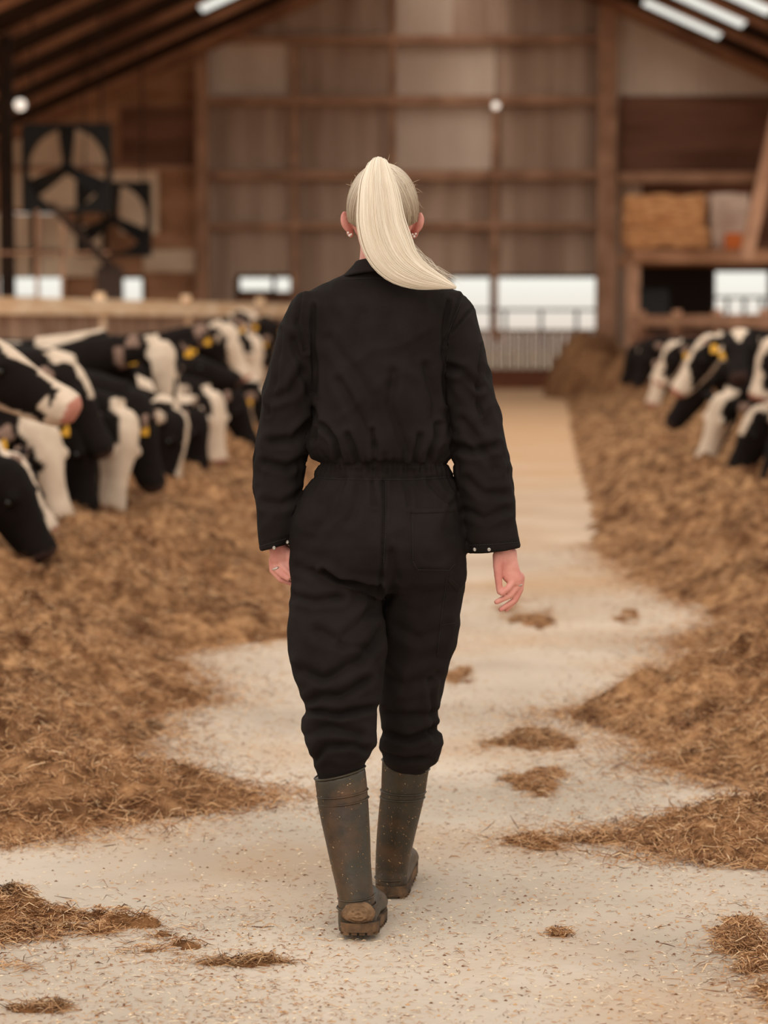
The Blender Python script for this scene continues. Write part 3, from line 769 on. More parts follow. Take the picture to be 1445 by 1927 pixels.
legR = [(712,877,1050,5.605,.11),(716,873,1110,5.62,.107),(718,862,1160,5.64,.10),(717,856,1212,5.66,.096),(716,838,1275,5.685,.088),(715,824,1335,5.705,.082),(721,823,1374,5.715,.078),(714,833,1394,5.72,.086),(715,832,1412,5.725,.084),(722,822,1430,5.73,.074),(727,809,1442,5.738,.060),(731,801,1456,5.745,.051),(734,798,1478,5.748,.046)]
armL = [(566,612,549,5.6,.045),(548,616,568,5.6,.062),(536,612,592,5.6,.072),(521,606,636,5.6,.075),(508,600,682,5.605,.074),(496,597,738,5.615,.072),(487,585,798,5.62,.069),(479,581,850,5.625,.067),(477,574,882,5.625,.066),(481,566,930,5.615,.062),(484,556,985,5.6,.057),(487,548,1012,5.595,.054)]
armR = [(822,866,549,5.6,.045),(820,884,570,5.6,.062),(824,896,604,5.6,.072),(830,909,648,5.6,.074),(834,922,700,5.6,.073),(838,935,760,5.6,.07),(845,947,810,5.6,.069),(852,957,854,5.6,.068),(862,964,910,5.595,.064),(869,969,960,5.59,.06),(876,975,1006,5.58,.056)]
cv = MB()
for rg in (torso, legL, legR): cv.loft([hring(*r) for r in rg])
cv.loft([hring(*r) for r in armL] + [hring(488,541,1037,5.59,.052, yR=1022)])
cv.loft([hring(*r) for r in armR] + [hring(882,981,1041,5.575,.054, yR=1030)])
cme = remesh(cv.mesh(), .0048, 5)
def wrinkle(me):
    co = get_co(me); no = get_no(me); x, y = pxarr(co)
    back = np.clip(-no[:, 1]*1.6+.1, 0, 1)
    disp = np.zeros(len(co)); wv = np.array([noise.noise(Vector(c)*22) for c in co]); wv2 = np.array([noise.noise(Vector(c)*22+Vector((9,9,9))) for c in co])
    def crease(pts, depth, w_, ridge=.6):
        nonlocal disp
        w_ = w_*.85; depth = depth*1.75; d_ = segdist(x + 3*wv, y + 3*wv2, pts); g = np.exp(-(d_/w_)**2); g2 = np.exp(-((d_-w_*2.0)/(w_*1.2))**2)
        disp += back*(-depth*g + depth*ridge*g2)
    # armholes and back seams
    crease([(592,575),(590,620),(592,690),(594,740)], .0032, 5); crease([(843,570),(836,600),(832,650),(833,720),(838,760)], .0034, 5)
    crease([(567,548),(561,580),(558,610),(575,660)], .0035, 4); crease([(868,556),(856,590),(845,625),(834,648)], .003, 4)
    crease([(886,583),(870,603),(850,625)], .003, 3)
    # blouse folds above the elastic
    crease([(640,720),(672,780),(700,840)], .004, 10); crease([(620,640),(660,690),(690,740)], .003, 12); crease([(740,700),(735,760),(752,815),(765,850)], .004, 10)
    crease([(800,690),(815,760),(822,820)], .004, 9); crease([(610,800),(630,830),(640,862)], .006, 6); crease([(655,820),(668,850),(672,868)], .005, 6)
    crease([(700,810),(706,845),(704,868)], .005, 5); crease([(790,820),(782,850),(780,868)], .005, 6); crease([(825,800),(812,840),(806,866)], .005, 6)
    crease([(730,600),(745,660),(735,720)], .0025, 16); crease([(680,590),(670,650)], .0025, 14)
    crease([(590,770),(600,800),(590,825)], .005, 7)
    # sleeves
    crease([(845,690),(870,700),(900,730)], .006, 8); crease([(870,720),(900,760),(915,800)], .004, 9); crease([(852,840),(890,850),(930,840)], .006, 9)
    crease([(870,790),(900,830),(930,880)], .004, 9); crease([(880,900),(910,930),(950,930)], .004, 9); crease([(875,960),(910,975),(955,960)], .003, 8)
    crease([(905,650),(898,720),(905,780)], .003, 4); crease([(530,620),(520,700),(505,780)], .003, 5)
    crease([(570,700),(545,740),(520,750)], .004, 9); crease([(580,800),(550,830),(510,830)], .006, 9); crease([(575,860),(540,880),(500,870)], .005, 8)
    crease([(565,930),(530,950),(500,945)], .004, 9); crease([(550,640),(570,690),(585,740)], .004, 8)
    # seat, centre seam
    crease([(722,905),(722,960),(721,1030),(716,1110)], .0042, 4); 
    crease([(700,905),(702,950)], .003, 5); crease([(640,905),(625,960),(590,1010)], .003, 12); crease([(680,910),(660,980)], .003, 10)
    crease([(612,1075),(640,1090),(672,1097),(716,1105)], .008, 6, .9); crease([(560,1065),(600,1080),(640,1100)], .004, 10)
    crease([(765,905),(770,950)], .003, 6); crease([(810,905),(830,930),(850,950)], .003, 6)
    crease([(735,1040),(745,1090),(730,1130)], .004, 10)
    # thighs and knees
    crease([(556,1122),(590,1130),(640,1125)], .005, 9); crease([(600,1190),(640,1210),(700,1150)], .005, 12); crease([(565,1260),(610,1280),(680,1240),(715,1190)], .006, 11)
    crease([(640,1215),(690,1220)], .0022, 7); crease([(572,1325),(600,1310),(640,1310),(690,1280)], .006, 9); crease([(578,1340),(640,1345),(705,1330)], .007, 8)
    crease([(575,1380),(620,1365),(680,1385)], .005, 10); crease([(590,1430),(610,1405),(660,1400),(695,1410)], .006, 8)
    crease([(740,1180),(790,1200),(840,1180)], .003, 12); crease([(725,1270),(760,1290),(820,1270)], .004, 12); crease([(720,1340),(770,1350),(820,1340)], .004, 8)
    crease([(724,1380),(770,1392),(825,1370)], .007, 8); crease([(716,1418),(760,1430),(812,1428),(830,1410)], .006, 7); crease([(810,1280),(812,1340),(815,1390)], .004, 6)
    # elastic waistband gathers
    th = np.arctan2(co[:, 1]-5.6, co[:, 0]-W(720,880,5.6).x)
    g = np.exp(-((y-884)/13.0)**2); ga = np.exp(-((y-862)/14.0)**2) + np.exp(-((y-912)/20.0)**2)
    nz1 = np.array([noise.noise(Vector((t*11, 0, 0))) for t in th])
    disp += g*(.0028*np.sin(th*58+3*nz1)-.001) + ga*.0065*nz1*np.array([1.0])
    body_ = (y < 1000)&(x > 575)&(x < 860)
    disp += np.where((np.abs(y-873) < 3.5)&body_, -.003, 0) + np.where((np.abs(y-899) < 3)&body_, -.0025, 0)
    # general cloth rumple
    r1 = np.array([noise.noise(Vector((c[0]*9, c[1]*7, c[2]*5+2))) for c in co]); r2 = np.array([noise.noise(Vector((c[0]*24+c[2]*8, c[1]*20, c[2]*15))) for c in co])
    hem = np.clip(np.minimum(np.abs(y-1035)/25, 1), 0, 1)
    rd_ = np.array([noise.noise(Vector((c[0]*7+c[2]*4, c[1]*7, c[2]*9-c[0]*5))) for c in co]); rd_ = 1-2*np.abs(rd_)
    hem = hem*np.clip((1452-y)/22, .1, 1)
    disp = disp*np.clip((1452-y)/22, 0, 1) + .0050*r1*hem + .0026*r2*hem + .0045*np.maximum(rd_-.55, 0)*2*hem
    # cuff hem stitching line
    arm = (x < 548)|(x > 880)
    ycl = np.where(x > 700, 1027-(x-882)*.08, 1026-(x-488)*.28)
    disp += np.where(arm & (np.abs(y-ycl) < 2.5), -.0018, 0)*back
    set_co(me, co + no*disp[:, None])
    return me
cme = wrinkle(cme)

bodyM = MB()
hc = W(720, 392, 5.585)
def pt(px, py, Y): return W(px, py, Y)
bodyM.ell(hc, (.0765,.096,.097), nu=32, nv=20)
bodyM.ell(pt(720,432,5.63), (.060,.066,.072), nu=28, nv=16)          # face
bodyM.ell(pt(720,470,5.665), (.030,.030,.022)); bodyM.ell(pt(720,452,5.64), (.056,.05,.038))
bodyM.tube([pt(720,388,5.695), pt(720,412,5.705), pt(720,424,5.718)], [.008,.011,.014], 12)      # nose
bodyM.ell(pt(720,446,5.697), (.024,.009,.006)); bodyM.ell(pt(720,453,5.695), (.022,.009,.007))   # lips
for s in (-1, 1): bodyM.ell(pt(720+s*27,384,5.672), (.024,.016,.009)); bodyM.ell(pt(720+s*34,428,5.665), (.022,.022,.02))
bodyM.tube([pt(722,420,5.60), pt(722,470,5.598), pt(722,520,5.6), pt(722,560,5.6)], [.056,.054,.060,.075], 24)
for s, cx, cy in ((-1,654,424),(1,785,426)):                            # ears
    c = pt(cx, cy, 5.60); rot = Matrix.Rotation(R(s*14), 3, 'Y') @ Matrix.Rotation(R(s*42), 3, 'Z')
    bodyM.ell(c + Vector((s*.001,0,.008)), (.0085,.020,.0245), rot, 16, 12); bodyM.ell(c + Vector((-s*.005,.004,-.016)), (.0065,.010,.013), rot, 14, 10)
    bodyM.ell(c + Vector((s*.003,-.006,.008)), (.004,.011,.026), rot, 14, 10)
# trunk and limbs (inside the clothes)
bodyM.loft([hring(*r) for r in [(690,754,530,5.6,.05),(640,800,550,5.6,.06),(602,838,570,5.6,.075),(608,828,650,5.6,.085),(615,820,740,5.6,.085),(622,812,860,5.6,.075),(612,828,930,5.6,.09),(590,845,1000,5.6,.095),(592,842,1060,5.6,.09),(630,810,1095,5.6,.06)]])
bodyM.tube([pt(645,1030,5.6), pt(640,1180,5.555), pt(640,1320,5.50), pt(645,1470,5.455), pt(660,1690,5.40)], [.075,.062,.048,.045,.03], 16)
bodyM.tube([pt(795,1030,5.6), pt(785,1180,5.645), pt(772,1330,5.705), pt(762,1480,5.75), pt(740,1660,5.80)], [.075,.062,.048,.045,.03], 16)
bodyM.tube([pt(610,575,5.6), pt(558,640,5.605), pt(535,790,5.62), pt(528,880,5.625), pt(522,1000,5.6), pt(524,1040,5.595)], [.045,.038,.034,.033,.024,.021], 16)
bodyM.tube([pt(832,575,5.6), pt(868,640,5.6), pt(893,790,5.6), pt(908,870,5.6), pt(942,1000,5.58), pt(951,1045,5.575)], [.045,.038,.034,.033,.026,.0235], 16)
# right hand: back of hand to the right, fingers curling to the left
def fing(pts, rad): bodyM.tube([pt(*p) for p in pts], rad, 12)
bodyM.loft([hring(932,972,1035,5.575,.022,2), hring(933,974,1055,5.572,.02,2.2), hring(938,979,1075,5.57,.018,2.4), hring(946,983,1090,5.565,.016,2.4), hring(956,982,1100,5.565,.012,2.2)])
fing([(939,1045,5.56),(937,1068,5.553),(938,1092,5.55),(940,1114,5.548)], [.0155,.0115,.0088,.0072])              # thumb
fing([(962,1078,5.568),(963,1097,5.555),(955,1108,5.548),(944,1117,5.543)], [.0115,.0088,.0078,.0065])            # index
fing([(972,1082,5.572),(974,1103,5.565),(960,1120,5.558),(934,1133,5.552)], [.0115,.0085,.0078,.0065])            # middle
fing([(978,1084,5.578),(979,1108,5.575),(968,1130,5.568),(942,1147,5.56)], [.011,.0082,.0075,.0062])              # ring
fing([(980,1086,5.588),(979,1110,5.588),(970,1130,5.583),(952,1148,5.578)], [.010,.0074,.0066,.0056])             # little
# left hand: palm to the camera, fingers curling down to the right
bodyM.loft([hring(508,546,1028,5.595,.02,2), hring(507,548,1046,5.593,.017,2.3), hring(509,549,1058,5.592,.013,2.4)])
fing([(513,1054,5.600),(513,1074,5.598),(529,1091,5.592),(548,1098,5.586)], [.0100,.0082,.0072,.0060])
fing([(518,1054,5.594),(520,1071,5.586),(532,1083,5.577),(543,1090,5.570)], [.0100,.0080,.0070,.0058])
fing([(528,1053,5.592),(532,1067,5.582),(542,1077,5.572),(551,1084,5.566)], [.0100,.0080,.0070,.0058])
fing([(539,1052,5.592),(543,1062,5.583),(551,1070,5.575),(558,1077,5.570)], [.0095,.0076,.0068,.0056])
fing([(545,1040,5.588),(549,1052,5.580),(553,1066,5.575)], [.011,.009,.0072])
bme = remesh(bodyM.mesh(), .0026, 3, .5)
base = Vector((W(722,900,5.58).x, 5.58, 0)); 
body = link('person', local(bme, base), M['skin']); body.location = base; body.matrix_world = Matrix.Translation(base)
tag(body, 'person with blonde ponytail in black coverall walking away down the passage in rubber boots', 'person')
def child(name, me, m_, parent=body, smooth=True, **k):
    o = link(name, me, m_, parent, smooth)
    if k: tag(o, **k)
    return o
cov = child('coverall', cme, M['cloth'])
for s in (-1, 1):
    b = MB(); b.ell(pt(720+s*27,390,5.672), (.012,.012,.012)); b.build('eye', M['eye'], body, True)

# collar
def collar():
    n = 72; rows = []
    cx = W(722, 505, 5.6)
    for i in range(7):
        t = i/6; ring = []
        for k in range(n):
            a = 2*math.pi*k/n; bk = max(0, -math.sin(a)); 
            top = pt(722, 486 + 14*(1-bk)*.6, 5.6).z
            bot_py = 511 + 13*abs(math.cos(a))**2
            bot = pt(722, bot_py + (0 if math.sin(a) < 0 else 30*math.sin(a)), 5.6).z
            rx = (.066+.036*t**1.15); ry = (.062+.030*t)
            ring.append(Vector((cx.x + rx*math.cos(a), 5.6 + ry*math.sin(a) + .0, top + (bot-top)*t)))
        rows.append(ring)
    inner = [[Vector((cx.x + (p.x-cx.x)*.93, 5.6+(p.y-5.6)*.93, p.z-.002)) for p in r] for r in rows]
    seq = inner[::-1] + rows
    m_ = MB(); nn = n; vv = [p for r in seq for p in r]; ff = []
    for i in range(len(seq)-1):
        for j in range(nn): k = (j+1) % nn; ff.append((i*nn+j, i*nn+k, (i+1)*nn+k, (i+1)*nn+j))
    i = len(seq)-1
    for j in range(nn): k = (j+1) % nn; ff.append((i*nn+j, i*nn+k, k, j))
    m_.add(vv, ff); return m_.mesh()
child('collar', collar(), M['cloth'], cov)

# patches following the cloth
bv = BVHTree.FromPolygons([v.co.copy() for v in cme.vertices], [tuple(p.vertices) for p in cme.polygons])
bme_w = None
def hit(px, py):
    d_ = (W(px, py, 5.6) - cam.location).normalized(); r_ = bv.ray_cast(cam.location, d_)
    return r_[0], r_[1]
def patch(name, corners, nu=26, nv=30, th=.0026, m_=None):
    (ax_, ay), (bx, by), (cx_, cy), (dx, dy) = corners     # tl, tr, br, bl
    g = {}; vv = []; ff = []
    for i in range(nu+1):
        for j in range(nv+1):
            u, v = i/nu, j/nv
            px = (1-v)*((1-u)*ax_+u*bx)+v*((1-u)*dx+u*cx_); py = (1-v)*((1-u)*ay+u*by)+v*((1-u)*dy+u*cy)
            p, n_ = hit(px, py)
            if p is None: continue
            e_ = 0 if i in (0, nu) or j in (0, nv) else 1
            st = 1 if (i in (1, nu-1) or j in (1, nv-1)) else 0
            g[i, j] = len(vv); vv.append(p + Vector((0,-1,0))*(th*e_ - .0006*(0 if e_ else 1) + 0)); 
    for i in range(nu):
        for j in range(nv):
            q = [(i,j),(i+1,j),(i+1,j+1),(i,j+1)]
            if all(k in g for k in q): ff.append(tuple(g[k] for k in q))
    m2 = MB(); m2.add(vv, ff); me = m2.mesh(name)
    return child(name, me, m_ or M['cloth'], cov)
patch('back_pocket', [(772,957),(857,954),(862,1072),(776,1072)])
patch('pocket_hem', [(772,957),(857,954),(857,965),(772,968)], 26, 5, .0045)
patch('tool_pocket', [(841,1084),(866,1100),(852,1240),(820,1238)], 12, 40)
patch('tool_loop', [(846,1083),(868,1106),(862,1118),(840,1093)], 10, 6, .005)
# stitch lines: thin raised thread beads
def stitches(pts, name='stitching', step=4.2):
    m2 = MB(); 
    for (x0, y0), (x1, y1) in zip(pts[:-1], pts[1:]):
        L = math.hypot(x1-x0, y1-y0); n_ = max(1, int(L/step))
        for i in range(n_):
            t0, t1 = i/n_, (i+.6)/n_
            a, _ = hit(x0+(x1-x0)*t0, y0+(y1-y0)*t0); b, _ = hit(x0+(x1-x0)*t1, y0+(y1-y0)*t1)
            if a is None or b is None or (a-b).length > .02: continue
            off = Vector((0,-.003,0)); m2.tube([a+off, b+off], .0006, 5)
    if m2.v: m2.build(name, M['thread'], cov)
stitches([(776,962),(777,1056),(786,1072),(845,1073),(857,1060)]); stitches([(776,966),(855,963)])
stitches([(841,1088),(829,1176),(823,1234)]); stitches([(830,1176),(858,1172)])
stitches([(596,899),(640,901),(700,902),(780,902),(846,897)]); stitches([(726,905),(726,1000),(722,1060)])
stitches([(884,1026),(930,1024),(976,1020)]); stitches([(490,1028),(540,1013)]); stitches([(870,562),(850,610),(838,640)])
stitches([(644,526),(700,523),(790,526)])
# snap buttons
for px, py in ((893,1034),(920,1034),(516,1031),(541,1020)):
    p, n_ = hit(px, py)
    if p is None: p, n_ = hit(px-4, py-3)
    if p is None: continue
    m2 = MB(); q = p + Vector((0,-.001,0)); rr_ = .0041
    rings = []
    for (h_, r2) in ((0,rr_),(-.0025,rr_),(-.0032,rr_*.8),(-.002,rr_*.55),(-.0018,rr_*.35),(-.003,rr_*.25),(-.003,rr_*.05)):
        rings.append([q + Vector((math.cos(a)*r2, h_, math.sin(a)*r2)) for a in [2*math.pi*k/20 for k in range(20)]])
    m2.loft(rings); m2.build('snap_button', M['silver'], cov, False)

# finger rings and earrings
def torus(c, r_, t, axis, sc=1):
    m2 = MB(); z = Vector(axis).normalized(); x_ = z.cross(Vector((0,1,.01))).normalized(); y_ = z.cross(x_); n1, n2 = 24, 8
    vv = []; ff = []
    for i in range(n1):
        a = 2*math.pi*i/n1; rd = x_*math.cos(a)+y_*math.sin(a)
        for j in range(n2): b = 2*math.pi*j/n2; vv.append(Vector(c)+rd*(r_+t*math.cos(b))+z*t*sc*math.sin(b))
    for i in range(n1):
        for j in range(n2): ff.append((i*n2+j, ((i+1)%n1)*n2+j, ((i+1)%n1)*n2+(j+1)%n2, i*n2+(j+1)%n2))
    m2.add(vv, ff); return m2
torus(pt(974,1100,5.566), .0092, .0016, (.1,0,1), 1.5).build('finger_ring', M['silver'], body, True)
torus(pt(520,1069,5.587), .0092, .0016, (-.4,0,1), 1.5).build('finger_ring', M['silver'], body, True)
for (a, b) in ((655,438),(661,441),(782,440),(776,441)):
    m2 = MB(); m2.ell(pt(a, b, 5.577), (.0026,.0026,.0026), nu=12, nv=8); m2.build('earring', M['pearl'], body, True)
for a, b in ((658,443),(779,445)):
    m2 = MB(); m2.ell(pt(a, b, 5.578), (.0032,.0032,.0032), nu=12, nv=8); m2.build('earring', M['pearl'], body, True)

# hair: scalp cap, combed strands, pony tail
root = pt(713, 318, 5.545)
HR = Vector((.0805,.1005,.1005))
cc = []
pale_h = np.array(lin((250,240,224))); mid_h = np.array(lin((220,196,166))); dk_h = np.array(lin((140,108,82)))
def hairline(dirn):
    """dirn unit vector from head centre; True where hair grows"""
    x_, y_, z_ = dirn
    if y_ <= .25: lim = -.62 + .30*max(0, (abs(x_)-.45))/.5 + max(0, y_)*1.2
    else: lim = -.25 + (y_-.25)*1.3
    return z_ > lim
bm = bmesh.new(); bmesh.ops.create_uvsphere(bm, u_segments=64, v_segments=48, radius=1)
dl = [v for v in bm.verts if not hairline(v.co)]
bmesh.ops.delete(bm, geom=dl, context='VERTS')
for v in bm.verts:
    v.co = hc + Vector((v.co.x*HR.x, v.co.y*HR.y, v.co.z*HR.z))
cap = bpy.data.meshes.new('hair'); bm.to_mesh(cap); bm.free()
cco = get_co(cap); rz = (cco[:, 2]-hc.z)/HR.z
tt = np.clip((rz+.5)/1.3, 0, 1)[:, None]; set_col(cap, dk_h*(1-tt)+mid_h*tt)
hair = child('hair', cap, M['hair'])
sm = hair.modifiers.new('s', 'SOLIDIFY'); sm.thickness = .004; sm.offset = -1
def tubes(name, lines, rad, cols, parent):
    """lines n x m x 3, four sided hairs"""
    n, m_, _ = lines.shape
    d_ = np.gradient(lines, axis=1); d_ /= np.linalg.norm(d_, axis=2, keepdims=True)+1e-9
    u = np.cross(d_, np.array([0.3, 1, .2])); u /= np.linalg.norm(u, axis=2, keepdims=True)+1e-9; v = np.cross(d_, u)
    tap = np.ones(m_); tap[-3:] = (.8,.55,.2)
    r_ = rad*tap[None, :, None]
    ring = np.stack([lines+u*r_, lines+v*r_, lines-u*r_, lines-v*r_], 2).reshape(-1, 3)
    idx = np.arange(n*m_*4).reshape(n, m_, 4); a = idx[:, :-1]; b = idx[:, 1:]
    Fq_ = np.stack([a, np.roll(a, -1, 2), np.roll(b, -1, 2), b], -1).reshape(-1, 4)
    me = np_mesh(name, ring, Fq_); set_col(me, np.repeat(cols.reshape(-1, 3), 4, 0)); return child(name, me, M['hair'], parent, kind='stuff')
rd = Vector(((root.x-hc.x)/HR.x, (root.y-hc.y)/HR.y, (root.z-hc.z)/HR.z)).normalized()
lines = []; cols = []
while len(lines) < 2300:
    v = Vector(rng.normal(size=3)).normalized()
    if not hairline(v): continue
    if rng.random() < .65:   # start near the hairline
        while hairline(v - Vector((0,0,.04))) : v = (v - Vector((0,0,.04))).normalized(); 
    L = []; Cc = []
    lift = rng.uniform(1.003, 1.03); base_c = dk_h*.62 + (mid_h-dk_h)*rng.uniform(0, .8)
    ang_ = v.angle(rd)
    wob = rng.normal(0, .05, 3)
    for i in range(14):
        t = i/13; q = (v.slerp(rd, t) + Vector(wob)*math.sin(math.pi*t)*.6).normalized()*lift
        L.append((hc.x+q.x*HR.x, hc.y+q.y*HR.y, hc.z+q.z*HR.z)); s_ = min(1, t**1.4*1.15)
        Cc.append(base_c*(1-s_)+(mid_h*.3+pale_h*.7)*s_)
    lines.append(L); cols.append(Cc)
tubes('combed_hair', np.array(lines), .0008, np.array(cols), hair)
# hair wrapped round the root
torus(pt(713,316,5.532), .017, .0085, (0,-.8,.55)).build('hair_tie', M['hair'], hair, True)
_m = hair.children[-1].data; set_col(_m, np.tile(pale_h, (len(_m.vertices), 1)))
guide = [(713,322,5.535,10,.010),(712,308,5.515,15,.014),(711,318,5.492,21,.016),(711,345,5.475,31,.019),(714,380,5.466,37,.021),(718,421,5.462,41,.022),(731,462,5.460,42,.022),(752,494,5.460,36,.021),(784,516,5.462,25,.018),(820,529,5.47,14,.012),(858,541,5.478,2.5,.004)]
def catmull(P, t):
    n_ = len(P)-1; f_ = t*n_; i = min(int(f_), n_-1); f_ -= i
    p0, p1, p2, p3 = P[max(i-1,0)], P[i], P[i+1], P[min(i+2,n_)]
    return .5*((2*p1)+(-p0+p2)*f_+(2*p0-5*p1+4*p2-p3)*f_**2+(-p0+3*p1-3*p2+p3)*f_**3)
GP = [np.array(g) for g in guide]
TS = np.linspace(0, 1, 30); G = np.array([catmull(GP, t) for t in TS])
cen = np.array([list(pt(g[0], g[1], g[2])) for g in G]); hw = G[:, 3]*5.47/FPX; ht = G[:, 4]
tan_ = np.gradient(cen, axis=0); tan_ /= np.linalg.norm(tan_, axis=1, keepdims=True)
lat = np.cross(tan_, np.array([0,1,0])); 
for i in range(len(lat)):
    if np.linalg.norm(lat[i]) < .5: lat[i] = lat[i-1] if i else np.array([-1,0,0])
    lat[i] /= np.linalg.norm(lat[i])
if lat[0][0] > 0: lat = -lat
for i in range(len(lat)):
    if i and lat[i]@lat[i-1] < 0: lat[i] = -lat[i]
lat[:8] = np.array([-1,0,0])
nrm = np.cross(tan_, lat); 
for i in range(len(nrm)):
    if i and nrm[i]@nrm[i-1] < 0: nrm[i] = -nrm[i]
# core
m2 = MB(); m2.loft([[Vector(cen[i]+lat[i]*hw[i]*.86*math.cos(a)+nrm[i]*ht[i]*.8*math.sin(a)) for a in [2*math.pi*k/24 for k in range(24)]] for i in range(len(cen))])
cm_ = m2.mesh('ponytail'); set_col(cm_, np.tile(pale_h*.8+mid_h*.2, (len(cm_.vertices), 1))); pony = child('ponytail', cm_, M['hair'], hair)
lines = []; cols = []
ns = 2600
for i in range(ns):
    a = rng.uniform(0, 2*np.pi); q = rng.uniform(.84, 1.0) if rng.random() < .95 else rng.uniform(1, 1.14)
    dr = rng.normal(0, .05); e0 = rng.uniform(.0, .24) if rng.random() < .6 else 0
    clump_ = .10*math.sin(a*7+1)*1.0
    shade = np.clip(.5+.5*math.sin(a*9)+.5*math.sin(a*23)+rng.normal(0, .35), 0, 1.2)
    c_ = pale_h*(1-.30*shade)+mid_h*.30*shade
    L = []
    for k in range(len(cen)):
        t = TS[k]*(1-e0); kk = t*(len(cen)-1); k0 = int(kk); fr = kk-k0; k1 = min(k0+1, len(cen)-1)
        f2 = lambda A: A[k0]*(1-fr)+A[k1]*fr
        aa = a+dr*t*3; qq = q*(1+clump_*t*t*.5)
        L.append(f2(cen)+f2(lat)*f2(hw)*qq*math.cos(aa)+f2(nrm)*f2(ht)*qq*math.sin(aa))
    lines.append(L); cols.append(np.tile(c_, (len(cen), 1)))
tubes('ponytail_strands', np.array(lines), .00075, np.array(cols), hair)
# fly-away hairs
lines = []; cols = []
for i in range(60):
    v = Vector((rng.uniform(-1,1), rng.uniform(-.9,.2), rng.uniform(-.2,1))).normalized()
    p = Vector((hc.x+v.x*HR.x, hc.y+v.y*HR.y, hc.z+v.z*HR.z)); d_ = (v*.3+Vector(rng.normal(0,.6,3))).normalized(); Ls = rng.uniform(.008,.024); cu = Vector(rng.normal(0,.5,3))
    lines.append([tuple(p + d_*Ls*t + cu*Ls*t*t) for t in np.linspace(0, 1, 10)]); cols.append(np.tile(mid_h, (10, 1)))
for i in range(26):
    s0 = rng.uniform(.6,.8); k = int(s0*29); p = cen[k]-lat[k]*hw[k]*.9; q = np.array(pt(868+rng.uniform(-35,8), 536+rng.uniform(-14,8), 5.48))
    lines.append([tuple(p*(1-t)+q*t+np.array([0,0,-.012])*math.sin(math.pi*t)*rng.uniform(.2,1)) for t in np.linspace(0, 1, 10)]); cols.append(np.tile(pale_h*.9, (10, 1)))
tubes('stray_hair', np.array(lines), .0003, np.array(cols), hair)

# ------------------------------------------------------------------ boots
def boot(shaft, foot, heelpad, tilt, soleblocks, name='rubber_boot'):
    m2 = MB(); m2.loft([hring(*r) for r in shaft])
    m2.loft([[Vector(c)+Vector((a*math.cos(t), 0, b*(math.sin(t) if math.sin(t) > -.5 else -.5))) for t in [2*math.pi*k/28 for k in range(28)]] for c, a, b in foot])
    me = remesh(m2.mesh(), .0042, 4)
    return me
def shrink(rg, k=.90): 
    out = []
    for r in rg:
        c = (r[0]+r[1])/2; h_ = (r[1]-r[0])/2*k; out.append((c-h_, c+h_)+tuple(r[2:4])+(r[4]*k,)+tuple(r[5:]))
    return out
def cuff_rings(mesh_mb, L, R_, y, Y, b, yR, th=.0022, n=48):
    r_ = hring(L, R_, y, Y, b, 2.0, yR, n)
    rows = []
    for k in range(n):
        pass
    pts = [Vector(p) for p in r_]
    vv = []; ff = []
    for i, p in enumerate(pts):
        nx = pts[(i+1) % n]; d_ = (nx-pts[i-1]).normalized(); o_ = d_.cross(Vector((0,0,1))).normalized()
        for a, b_ in ((0,1),(1,0),(0,-1),(-1,0)): vv.append(p+o_*a*th+Vector((0,0,1))*b_*th*1.1)
    for i in range(n):
        for j in range(4): ff.append((i*4+j, ((i+1)%n)*4+j, ((i+1)%n)*4+(j+1)%4, i*4+(j+1)%4))
    mesh_mb.add(vv, ff)
# left (rear) boot
sh = [(592,687,1466,5.46,.063,2.0,1443),(595,690,1488,5.455,.062,2.0,1470),(598,693,1514,5.45,.061,2.0,1504),(604,695,1545,5.44,.060,2.0,1540),(612,697,1580,5.43,.058,2.0,1580),(621,698,1622,5.415,.053,2.0,1622),(630,701,1660,5.40,.049,2.0,1660),(636,704,1688,5.392,.048,2.0,1688),(636,707,1712,5.388,.050,2.0,1712),(636,710,1735,5.386,.048,2.1,1735),(638,711,1752,5.385,.042,2.1,1752)]
x0 = pt(673,1740,5.36); 
ft = []
for t, a, zb, b in ((0,.020,.050,.022),(.02,.036,.050,.034),(.07,.041,.052,.044),(.13,.043,.055,.05),(.18,.047,.042,.042),(.23,.048,.034,.034),(.265,.038,.030,.028),(.28,.02,.028,.018)):
    ft.append(((x0.x+.016*t/.28+.002, 5.345+t, zb), a, b))
bl_me = boot(sh, ft, None, 0, None)
lb = child('rubber_boot', bl_me, M['boot'])
for (L, R_, y, Y, b, yR) in ((597,692,1498,5.452,.0615,1485),(599,693.5,1512,5.45,.061,1500),(636,704,1690,5.392,.048,1684),(634,708,1707,5.388,.050,1700)):
    tr = MB(); cuff_rings(tr, L, R_, y, Y, b, yR); tr.build('rubber_ridge', M['boot'], lb, True)
tr = MB(); cuff_rings(tr, 592, 687, 1465, 5.46, .063, 1442, .0026); tr.build('boot_rim', M['boot'], lb, True)
